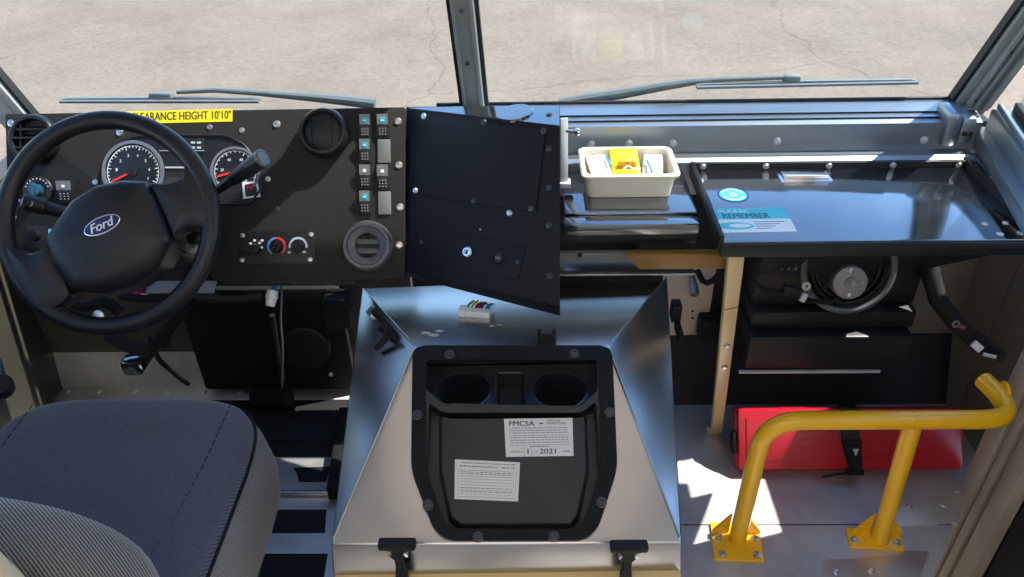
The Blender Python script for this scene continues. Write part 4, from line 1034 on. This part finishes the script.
m = MB(HF); p = TL(.12, .43); q = TL(.74, .23); m.text('REMEMBER', p.x, q.x, p.y, q.y, .0009, .0003, bold=.02)
for k in range(4): tq(m, .5, .9 - .07 * k, .58 + .09 * k, .60 + .09 * k, .0006, .0009)
obj('sticker_lettering', m, teal_print, rd)
m = MB(HF); p = TL(.08, .19); q = TL(.48, .07); m.text('PLEASE', p.x, q.x, p.y, q.y, .0009, .0003, bold=.01); obj('sticker_heading', m, white_film, rd)
m = MB(HF); m.prism(circ(*TL(.30, .74), .02, .007, 24), .0009, .0012); obj('sticker_logo', m, white_film, rd)
# the leg: flat tan bar, hinged under the front left corner, foot braced on the floor
la = PY(736, 252, yF + .02); lb_ = PZ(716, 432, .004)
la.z = TBZ - .03
m = MB(); m.bar(la, lb_, .030, .014, (0, -1, .3), .002); leg = obj('leg', m, tan_bar, tab, 'tan painted flat leg')
ldir = (lb_ - la).normalized(); ln = V((0, -1, .3)); ln = (ln - ldir * ln.dot(ldir)).normalized()
for t in (.40, .52): 
    p = la.lerp(lb_, t) + ln * .007; m = MB(); m.lathe([(.007, 0), (.007, .003), (.004, .005), (0, .005)], p, ln, 12); obj('bolt', m, zinc, leg)
m = MB(); p = la.lerp(lb_, .22) + ln * .0073; m.bar(p - ldir * .001, p + ldir * .001, .029, .001, ln); obj('leg_joint', m, dull_black, leg)
m = MB(); m.box(lb_.x - .03, lb_.x - .014, lb_.y - .01, lb_.y + .012, 0.001, .03, .003); obj('leg_catch', m, motor_metal, leg)
# triangular gusset under the right end
m = MB(); gx = PX(1000, 270, xR - .01)
m.raw([(xR - .012, yF + .02, TBZ - .03), (xR - .012, yBk, TBZ - .03), (xR - .012, yBk, TBZ - .26), (xR - .006, yF + .02, TBZ - .03), (xR - .006, yBk, TBZ - .03), (xR - .006, yBk, TBZ - .26)], [(0, 1, 2), (5, 4, 3), (0, 3, 4, 1), (1, 4, 5, 2), (2, 5, 3, 0)]); obj('gusset', m, firewall_dark, tab)

# ------------------------------------------------------------------ heater under the table
HY = 1.60
ht = thing('heater_unit', (.62, HY, .2), 'black heater with round blower motor below the folding table', 'heater')
def hx_(u, v, y=HY): return PY(u, v, y)
p00, p10, p11, p01 = hx_(748, 366, HY - .03), hx_(905, 366, HY - .03), hx_(916, 245), hx_(752, 245)
ztop = .83; zstep = hx_(820, 313).z; zmid = hx_(820, 337, HY - .03).z; zbot = hx_(820, 369, HY - .03).z
hxl, hxr = p00.x, p10.x
m = MB(); m.box(hxl, hxr + .005, HY + .03, HY + .26, zstep, ztop - .01, .012); obj('housing', m, satin_black, ht)
m = MB(); m.box(hxl - .002, hxr + .003, HY - .0, HY + .25, zmid + .004, zstep + .002, .006); obj('middle_casing', m, satin_black, ht)
m = MB(); m.box(hxl - .008, hxr - .002, HY - .03, HY + .25, zbot, zmid, .008); obj('lower_casing', m, satin_black, ht)
m = MB(); m.box(hxl - .02, hxr - .06, HY - .034, HY - .024, zbot - .012, zbot - .006, .001); obj('base_flange', m, skin_grey, ht)
fc = hx_(848, 268, HY + .03); fn = V((-.05, -1, .35)).normalized(); FF = Frame(fc, (1, 0, 0), fn); fr0_ = 47 * 1.93 / FPX
m = MB(FF); m.lathe([(fr0_ * 1.0, -.04), (fr0_ * 1.0, .010), (fr0_ * .93, .014), (fr0_ * .88, .010), (fr0_ * .86, -.03)], seg=48, closed=True); obj('blower_ring', m, vent_grey, ht)
m = MB(FF)
for k, r_ in enumerate((.78, .68, .58)): m.lathe([(fr0_ * r_, -.02 - .006 * k), (fr0_ * r_, .006 - .006 * k), (fr0_ * (r_ - .035), .006 - .006 * k), (fr0_ * (r_ - .035), -.02 - .006 * k)], seg=40, closed=True)
for k in range(10):
    a = rad(36 * k + 9); m.bar((math.cos(a) * fr0_ * .4, math.sin(a) * fr0_ * .4, -.012), (math.cos(a) * fr0_ * .88, math.sin(a) * fr0_ * .88, -.008), .005, .008)
obj('blower_grille', m, satin_black, ht)
m = MB(FF); m.lathe([(fr0_ * .86, -.035), (fr0_ * .86, -.028), (0, -.028)], seg=32); obj('blower_well', m, seal, ht)
mc_ = FF.at(848, 281); r_ = 18 * 1.9 / FPX
m = MB(FF); m.lathe([(r_ * 1.0, -.03), (r_ * 1.0, .012), (r_ * .93, .018), (r_ * .35, .019), (r_ * .3, .024), (r_ * .12, .024), (0, .022)], (*mc_, 0), seg=32); mo = obj('blower_motor', m, motor_metal, ht, 'dull grey round motor cap')
m = MB(FF)
for dx, dy in ((-.02, .72), (.02, -.72), (.62, .05), (-.62, -.05)): m.lathe([(.006 if abs(dx) < .1 else .003, .018), (.006 if abs(dx) < .1 else .003, .022), (.002, .023)], (mc_[0] + dx * r_, mc_[1] + dy * r_, 0), seg=10)
obj('motor_screws', m, zinc, mo)
m = MB(); p = hx_(806, 286, HY + .01); m.lathe([(.011, 0), (.011, .004), (.005, .005), (.004, .002), (0, .002)], p, fn, 16); obj('cable_grommet', m, cream_plastic, ht)
m = MB(FF)
for u in (782, 789, 796): 
    x, y = FF.at(u, 258); m.box(x - .003, x + .003, y - .03, y + .02, .0, .008, .002)
obj('cooling_fins', m, grey_plastic, ht)
# blower cable with plug
bcb = thing('blower_cable', hx_(795, 292, HY - .02), 'black cable with a white banded plug in front of the blower motor', 'cable')
pts = [hx_(752, 272, HY + .02), hx_(758, 288, HY), hx_(772, 291, HY - .01), hx_(790, 293, HY - .02), hx_(812, 301, HY - .02), hx_(830, 303, HY - .005), hx_(842, 296, HY + .005)]
m = MB(); m.tube(pts, .006, 8, smooth=2); obj('cable', m, rubber, bcb)
m = MB(); m.bar(hx_(783, 289, HY - .022), hx_(799, 295, HY - .022), .026, .02, fn, .003); obj('plug', m, satin_black, bcb)
m = MB(); m.bar(hx_(800, 296, HY - .022), hx_(805, 298, HY - .022), .022, .018, fn, .002); obj('plug_band', m, clear_white, bcb)

# thick black hose hanging down the right wall and loose leads
pts = [PY(926, 250, 1.66), PY(931, 275, 1.62), PY(938, 300, 1.58), PY(955, 322, 1.54), PY(978, 345, 1.48), PY(1002, 356, 1.42)]
m = MB(); m.tube(pts, [.024, .023, .022, .021, .018, .016], 12, smooth=0); tag(obj('cable_loom', m, rubber), 'thick black taped cable loom hanging right of the heater', 'cable')
ld = thing('loose_lead', PY(975, 340, 1.50), 'thin dark lead with ring terminal and white plug along the cable loom', 'cable')
m = MB(); m.tube([PY(957, 324, 1.50), PY(968, 329, 1.49), PY(982, 335, 1.46), PY(992, 345, 1.43), PY(1004, 356, 1.40)], .0045, 8, smooth=1); obj('wire', m, rubber, ld)
m = MB(); m.tube([PY(958, 326, 1.495), PY(965, 328, 1.485)], .005, 8); obj('red_sleeve', m, maroon, ld)
p = PY(956, 324, 1.495); m = MB(); m.lathe([(.009, -.001), (.009, .001), (.005, .001), (.005, -.001)], p, (0, -1, .3), 14, True); obj('ring_terminal', m, zinc, ld)
m = MB(); m.bar(PY(973, 343, 1.44), PY(981, 350, 1.43), .018, .012, (0, -1, .3), .002); obj('white_plug', m, clear_white, ld)
m = MB(); m.tube([PY(983, 354, 1.42), PY(996, 357, 1.41)], .0045, 8); obj('splice', m, skin_grey, ld)

# beige panel and harness between cover and heater
m = MB(); YP = TOEY + .088; a_ = PY(668, 266, YP); b_ = PY(705, 342, YP); m.box(a_.x - .05, b_.x, YP, YP + .01, .19, a_.z, .002); bp_ = tag(obj('firewall_panel', m, panel_beige), 'tan painted panel between the engine cover and the tan table leg', 'panel')
m = MB()
for u, v in ((692.5, 311), (692.5, 318)): m.lathe([(.004, 0), (.004, .001)], PY(u, v, YP - .0005), (0, -1, 0), 10)
obj('holes', m, seal, bp_)
hz = thing('vacuum_valve', PY(696, 285, TOEY + .03), 'grey capped valve with dark hoses on the tan panel beside the table leg', 'valve')
YV = YP - .05
m = MB(); a_, b_ = PY(692, 276, YP - .005), PY(695, 295, YP - .06); m.tube([a_, a_.lerp(b_, .4), a_.lerp(b_, .45), b_], [.008, .009, .013, .012], 14); obj('valve_body', m, motor_metal, hz)
m = MB(); m.tube([PY(697, 270, YV), PY(704, 284, YV - .02), PY(715, 280, YV - .02), PY(722, 268, YV)], .008, 8, smooth=1); obj('hose', m, rubber, hz)
m = MB(); m.box(PY(706, 330, YP).x - .03, PY(706, 330, YP).x + .04, YP - .05, YP - .0005, PY(700, 342, YP - .05).z, PY(700, 322, YP - .05).z, .006); tag(obj('relay_box', m, rubber), 'small black box low on the tan panel behind the table leg', 'box')

# ------------------------------------------------------------------ red triangle case and its strap
RZ = .052
ko = PZ(738, 470, .0315)
KF = Frame(ko, (1, 0, 0), (0, -math.cos(rad(36)), math.sin(rad(36))))      # the lid face: the case leans back against its bracket
KW = KF.at(965, 471)[0]; KH = KF.at(850, 409)[1]
rc_ = thing('triangle_case', (ko.x + KW / 2, ko.y + .05, 0), 'long red plastic warning triangle case on the floor behind the yellow rail', 'case')
m = MB(KF); m.box(0, KW, 0, KH, -RZ, -RZ * .52, .008); obj('base', m, red_plastic, rc_)
m = MB(KF); m.box(.001, KW - .001, -.002, KH + .002, -RZ * .5, 0, .011); m.box(.022, KW - .022, .022, KH - .020, -.004, .003, .003); ld_ = obj('lid', m, red_plastic, rc_)
m = MB(KF)
for k, l in enumerate((.16, .22, .14)):
    x = KW / 2 - .13
    while x < KW / 2 - .13 + l + .14:
        w_ = random.uniform(.006, .018); m.box(x, x + w_, KH * .62 - .022 * k, KH * .62 + .009 - .022 * k, .003, .0034); x += w_ + .006
obj('embossing', m, mat('dark red plastic', (.30, .01, .02), .45), ld_)
m = MB(KF); m.box(-.010, .002, KH * .25, KH * .62, -RZ * .8, -RZ * .15, .004); m.box(-.013, -.008, KH * .32, KH * .55, -RZ * .7, -RZ * .25, .002); obj('end_latch', m, dull_black, rc_)
u_ = KF.at(905, 468)[0]; m = MB(KF); m.box(u_ - .014, u_ + .014, -.008, .004, -RZ * .6, -RZ * .2, .003); obj('catch', m, red_plastic, rc_)
stp = thing('hold_down_strap', (KF.w(852, 470).x, ko.y, 0), 'black strap with buckle across the middle of the red case', 'strap')
sx_ = KF.at(850, 440)[0]; sw = .046
m = MB(); W_ = lambda x, y, z: KF.M @ V((x, y, z))
m.ribbon([W_(sx_ - .004, KH + .012, -RZ), W_(sx_ - .004, KH + .012, -.02), W_(sx_ - .004, KH + .004, .006), W_(sx_ - .004, KH * .75, .008), W_(sx_, KH * .4, .008), W_(sx_ + .006, .012, .007), W_(sx_ + .008, -.008, -.002), W_(sx_ + .008, -.012, -.03)], [sw, sw, sw, sw, sw, sw * .7, sw * .55, sw * .55], .003, KF.z); obj('webbing', m, satin_black, stp)
m = MB(KF); m.box(sx_ - .026, sx_ + .024, KH * .42, KH * .42 + .014, .006, .018, .003); obj('buckle_bar', m, dull_black, stp); m = MB(KF); m.box(sx_ - .012, sx_ + .030, -.012, .004, -.004, .016, .003)
bk = obj('buckle', m, dull_black, stp)
m = MB(KF); m.prism([(sx_ - .020, KH * .42), (sx_ + .024, KH * .42), (sx_ + .024, .006), (sx_ + .002, .004)], .008, .015, .002); obj('buckle_tongue', m, dull_black, bk)
m = MB(KF); m.prism([(sx_ + .0, KH * .36), (sx_ + .016, KH * .36), (sx_ + .008, KH * .24)], .015, .0165); obj('buckle_arrow', m, skin_grey, bk)
m = MB(); m.ribbon([W_(sx_, -.006, .004), W_(sx_ - .03, -.010, .006), W_(sx_ - .075, -.018, .004)], .012, .003, KF.y); obj('loose_tail', m, satin_black, stp)

# ------------------------------------------------------------------ yellow grab rail
rail = thing('grab_rail', (.67, 1.2, 0), 'yellow tubular floor rail with bolted base plates near the door', 'rail')
RY = 1.21
a0_ = PZ(737, 541, 0); a0_ = V((a0_.x, a0_.y, .004)); RYa = a0_.y
q1 = PY(757, 445, RYa); q2 = PY(772, 424, RYa); q3 = PY(800, 418, RYa)
zr = PY(880, 420, RYa).z; 
e_ = PY(998, 422, RYa)
top = [a0_, V((a0_.x, RYa, .12)), V((a0_.x, RYa, zr - .09)), V((a0_.x + .004, RYa, zr - .05)), V((a0_.x + .022, RYa, zr - .018)), V((a0_.x + .055, RYa, zr - .002)), V((a0_.x + .09, RYa, zr)),
       V((e_.x - .10, RYa, zr)), V((e_.x - .035, RYa, zr))]
top += [V((e_.x + .002, RYa + .004, zr)), V((e_.x + .026, RYa + .022, zr)), V((e_.x + .036, RYa + .05, zr)), V((e_.x + .034, RYa + .09, zr)), V((e_.x + .026, RYa + .125, zr))]
m = MB(); m.tube(top[:1] + top[1:], .0205, 18, smooth=2); obj('top_tube', m, yellow, rail)
a1_ = PZ(878, 538, 0); m = MB(); m.tube([V((a1_.x, RYa, .004)), V((PY(910, 430, RYa).x, RYa, zr))], .0195, 18); obj('post', m, yellow, rail)
m = MB(); em = top[-1]; m.lathe([(.004, 0), (.024, .001), (.026, .004), (.024, .008), (.004, .009)], em + V((.018, -.045, .004)), (1, -.1, 0), 20); obj('end_flange', m, yellow, rail)
def foot(pts_px, cx_, gus):
    f = Frame((0, 0, 0), (1, 0, 0), (0, 0, 1)); m = MB(); m.prism(rpoly(f.poly(pts_px), .004, 2), .0005, .007, .0015); o = obj('base_plate', m, yellow, rail)
    for s in (-1, 1):
        g = MB(); x = cx_ + s * .018; xo = cx_ + s * .058; yy = RYa + .018
        g.raw([(x, yy, .006), (xo, yy - .002, .006), (x, yy, .075), (x, yy + .006, .006), (xo, yy + .004, .006), (x, yy + .006, .075), (xo, yy - .002, .016), (xo, yy + .004, .016)],
              [(0, 1, 6, 2), (5, 7, 4, 3), (0, 3, 4, 1), (1, 4, 7, 6), (6, 7, 5, 2), (2, 5, 3, 0)]); obj('gusset', g, yellow, o)
    return o
f1_ = foot([(710, 524), (758, 527), (764, 563), (714, 561)], a0_.x, 1)
f2_ = foot([(845, 529), (898, 530), (904, 552), (850, 548)], a1_.x, 1)
FZ = Frame((0, 0, .007), (1, 0, 0), (0, 0, 1))
def bolt(u, v, par):
    p = FZ.w(u, v); m = MB(); m.lathe([(.010, 0), (.010, .0015), (.008, .002)], p, (0, 0, 1), 18); m.prism(circ(p.x, p.y, .0072, n=6), p.z + .001, p.z + .0075, .001); return obj('bolt', m, zinc, par)
for u, v in ((719, 537), (755, 538.5), (722.5, 554.5), (757, 555)): bolt(u, v, f1_)
for u, v in ((854.5, 540), (896.5, 543)): bolt(u, v, f2_)

# ------------------------------------------------------------------ floor details
def floor_plate(pts, lab, h=.002, z=0.0):
    f = Frame((0, 0, z), (1, 0, 0), (0, 0, 1)); m = MB(); m.M = f.M
    m.prism(rpoly(f.poly(pts), .012, 4), .0002, h, .0006); return tag(obj('floor_patch', m, floor_metal), lab, 'floor plate')
G0 = Frame((0, 0, .002), (1, 0, 0), (0, 0, 1))
o = floor_plate([(900, 500), (968, 494), (958, 524), (893, 527)], 'small riveted metal patch on the floor right of the second rail post')
for u, v in ((909, 506.5), (943.5, 505), (957, 491), (956, 523)): screw(G0, u, v, o, 1.3)
o = floor_plate([(822, 560), (866, 558), (873, 549), (930, 552), (912, 600), (820, 600)], 'metal floor patch with rounded corner below the second rail base plate')
for u, v in ((835, 571), (870.5, 570)): screw(G0, u, v, o, 1.4)
# seam across the floor
a_ = PZ(690, 525, 0); b_ = PZ(955, 525, 0)
m = MB(); m.box(a_.x - .2, b_.x - .01, a_.y - .001, a_.y + .001, .0, .0012); obj('floor_seam', m, dull_black, floor)
m = MB(); a_ = PZ(240, 386, FL); b_ = PZ(352, 441, FL); m.box(a_.x - .3, b_.x, b_.y, a_.y - .01, FL, FL + .004, .002); struct('floor_black_slab', m, mat_black)  # thin black slab laid over the driver floor by the pedals
# grip strips on the driver side
GD = Frame((0, 0, FL), (1, 0, 0), (0, 0, 1))
for pts, lab in (([(200, 441), (337, 441), (334.5, 457), (198, 457)], 'black grip strip on the floor beside the seat, nearest the accelerator pedal'),
                 ([(293, 468), (331, 467), (326, 482), (299, 482), (297, 474)], 'short torn black grip strip on the floor just above the bright floor ridge'),
                 ([(190, 510), (326.5, 510), (325, 533), (186, 533)], 'black grip strip just below the bright floor ridge beside the seat'),
                 ([(184, 554), (328, 554), (322, 590), (180, 590)], 'black grip strip beside the seat, the one farthest from the pedals')):
    m = MB(GD); m.prism(GD.poly(pts), .0003, .0016); tag(obj('grip_strip', m, mat_black), lab, 'grip tape', 'black grip strips on the driver floor')
a_ = PZ(260, 495, FL); b_ = PZ(337, 495, FL)
m = MB(); m.box(-1.2, b_.x, a_.y - .006, a_.y + .006, FL, FL + .012, .004); obj('floor_ridge', m, steel, lf)
# dark flange of the cover beside the floor
m = MB(); a_ = PZ(343, 418, FL); b_ = PZ(331, 500, FL); m.bar(a_ + V((.01, 0, .02)), b_ + V((.01, 0, .02)), .03, .04, (0, 0, 1), .003); obj('side_flange', m, rubber, cov)

# ------------------------------------------------------------------ below the dashboard
ub = thing('under_dash_box', (-.55, 1.62, .25), 'black air box under the dashboard behind the pedals', 'air box')
YU = b1_ - .062; a_, b_ = PY(172, 290, YU), PY(357, 390, YU)
m = MB(); m.box(a_.x, b_.x, YU, YU + .058, b_.z, a_.z, .01); obj('housing', m, dull_black, ub)
m = MB(); p = PY(308, 345, YU); m.lathe([(.06, 0), (.06, .02), (.05, .024), (.02, .02), (0, .022)], p, (0, -1, .2), 28); obj('round_cover', m, satin_black, ub)
a_, b_ = PY(322, 300, YU - .05), PY(352, 330, YU - .05)
m = MB(); m.box(a_.x, b_.x, YU - .05, YU + .001, b_.z, a_.z, .006); obj('side_duct', m, satin_black, ub)
p = PY(331, 374, YU - .001); m = MB(); m.box(p.x - .004, p.x + .004, p.y - .006, p.y + .002, p.z - .004, p.z + .004, .001); obj('clip', m, skin_grey, ub)
hc = thing('hanging_connector', D(273, 300, 1.58), 'pale blue grey plug hanging below the dashboard climate knobs', 'connector')
m = MB(); a_, b_ = D(273, 290, 1.58), D(270, 306, 1.58); m.tube([a_, a_.lerp(b_, .5), a_.lerp(b_, .55), b_], [.011, .013, .011, .009], 12); obj('plug_body', m, clear_white, hc)
m = MB(); m.tube([a_, D(276, 284, 1.60), D(285, 279, 1.64)], .004, 8, smooth=1); obj('wire', m, blue_wire, hc)
m = MB(); m.tube([D(281, 282, 1.62), D(282, 300, 1.6), D(280, 320, 1.62), D(283, 345, 1.7), D(282, 388, 1.78)], .0025, 8, smooth=2); tag(obj('grey_lead', m, vent_grey), 'thin grey lead running down beside the hanging plug', 'cable')
for pts, r_, lab in (([D(215, 292, 1.66), D(190, 300, 1.66), D(172, 318, 1.7), D(165, 345, 1.78)], .010, 'black hose curving down right of the steering column'),
                     ([D(120, 296, 1.54), D(150, 300, 1.54), D(185, 296, 1.54), D(225, 300, 1.56), D(262, 296, 1.57)], .008, 'black wire bundle running level under the steering column'),
                     ([D(60, 300, 1.66), D(85, 308, 1.64), D(105, 300, 1.62), D(120, 312, 1.64)], .012, 'black wire bundle showing through the lower left of the wheel'),
                     ([D(150, 338, 1.78), D(158, 360, 1.84), D(172, 371, 1.92), D(182, 380, 2.02), D(188, 384, 2.06)], .006, 'short black cable running down beside the brake pedal')):
    m = MB(); m.tube(pts, r_, 10, smooth=2); tag(obj('wire_loom', m, rubber), lab, 'cable')
m = MB(); m.bar(D(134, 291, 1.58), D(143, 297, 1.58), .022, .016, (0, -1, .4), .003); rp_ = tag(obj('red_plug', m, red_plastic), 'small red plug with a white tip under the steering column', 'connector')
m = MB(); m.tube([D(142, 296, 1.565), D(146, 297, 1.56)], .006, 8); obj('plug_tip', m, white_paper, rp_)
m = MB(); m.lathe([(.008, -.02), (.012, -.014), (.012, .004), (.004, .006)], D(99, 316, 1.60), (0, -.8, .5), 14); tag(obj('hood_release', m, zinc), 'shiny round pull knob low behind the wheel rim', 'knob')
# pedals
bpd = thing('brake_pedal', D(134, 366, 1.72), 'black brake pedal with a bright worn edge below the steering wheel', 'pedal')
m = MB(); m.tube([D(185, 305, 1.70), D(168, 330, 1.74), D(150, 352, 1.74), D(142, 364, 1.72)], [.014, .014, .012, .012], 10, smooth=1); m.ribbon([D(108, 334, 1.68), D(128, 345, 1.68), D(148, 352, 1.70)], .03, .01, (0, -.5, 1)); obj('pedal_arm', m, dull_black, bpd)
m = MB(); p = D(134, 366, 1.70); m.box(p.x - .022, p.x + .020, p.y - .016, p.y + .02, p.z - .018, p.z + .022, .008); obj('pedal_pad', m, gloss_black, bpd)
apd = thing('accelerator_pedal', PZ(270, 404, FL), 'black ribbed accelerator pedal at the foot of the engine cover', 'pedal')
p0 = PZ(250, 405, FL + .02); p1_ = PZ(294, 405, FL + .02); tp = PZ(250, 389, FL + .06)
m = MB(); m.hexa([(p0.x, p0.y, FL + .006), (p1_.x, p0.y, FL + .006), (p1_.x, tp.y, FL + .045), (p0.x, tp.y, FL + .045), (p0.x, p0.y - .006, FL + .02), (p1_.x, p0.y - .006, FL + .02), (p1_.x, tp.y - .006, FL + .06), (p0.x, tp.y - .006, FL + .06)], .003); pp = obj('pedal_pad', m, rubber, apd)
m = MB()
for k in range(12):
    x = p0.x + (p1_.x - p0.x) * (k + .5) / 12; m.bar((x, p0.y - .004, FL + .021), (x, tp.y - .008, FL + .061), .004, .004, (0, -.6, 1))
obj('pedal_ribs', m, rubber, apd)
m = MB(); m.tube([(p1_.x - .02, tp.y, FL + .05), (p1_.x - .02, tp.y, FL + .16), (p1_.x - .01, tp.y + .005, FL + .30)], .008, 8); obj('pedal_arm', m, dull_black, apd)

# black handle on the left wall
hd = thing('wall_handle', PX(4, 382, -1.27), 'black handle end with a bright rod at the left edge beside the seat', 'handle')
p = D(0, 386, 1.25); m = MB(); m.lathe([(.006, -.02), (.018, -.016), (.020, .0), (.016, .012), (.004, .014)], p, (.3, -.5, .8), 18); obj('handle_end', m, rubber, hd)
m = MB(); m.tube([D(0, 372, 1.27), D(-8, 352, 1.3), D(-16, 330, 1.33)], .006, 8); obj('rod', m, zinc, hd)
m = MB(); m.tube([D(4, 376, 1.26), D(0, 362, 1.28), D(-8, 345, 1.3)], .003, 6); obj('cable', m, satin_black, hd)

# ------------------------------------------------------------------ wipers outside the glass
def wiper(arm, blade, clip, label, nz, arm_r):
    t = thing('windshield_wiper', WP(*arm[-1][:2], -.03), label, 'wiper', 'wipers outside the windshield')
    m = MB(); m.tube([WP(u, v, h) for u, v, h in arm], arm_r, 10); obj('arm', m, arm_grey, t)
    a, b = WP(*blade[0], -.022), WP(*blade[1], -.022)
    m = MB(); m.ribbon([a, a.lerp(b, .03), a.lerp(b, .5), a.lerp(b, .97), b], [.006, .010, .013, .010, .005], .008, (0, 1, 0)); bo = obj('blade', m, arm_grey, t)
    m = MB(); m.bar(a + V((0, -.009, 0)), b + V((0, -.009, 0)), .005, .010, (0, 1, 0)); obj('rubber_edge', m, dial_rim, bo)
    m = MB(); ca_, cb_ = WP(clip[0], clip[1], -.03), WP(clip[2], clip[1], -.03); m.bar(ca_, cb_, .020, .018, (0, 1, 0), .005); obj('clip', m, arm_grey, t)
wiper([(177, 92, -.03), (215, 90, -.036), (260, 93, -.042), (310, 97, -.045), (350, 101, -.045), (375, 104, -.04)], [(62, 100), (260, 100)], (150, 96.5, 173), 'grey wiper outside the left pane, above the yellow label', 0, [.005, .006, .007, .010, .012, .013])
wiper([(560, 103, -.04), (585, 99, -.045), (620, 94, -.045), (660, 87, -.042), (692, 82, -.038), (720, 79.5, -.034), (795, 77, -.03)], [(696, 86), (916, 81)], (783, 79, 800), 'grey wiper outside the right pane, above the storage tub', 0, [.011, .013, .012, .010, .008, .006, .005])
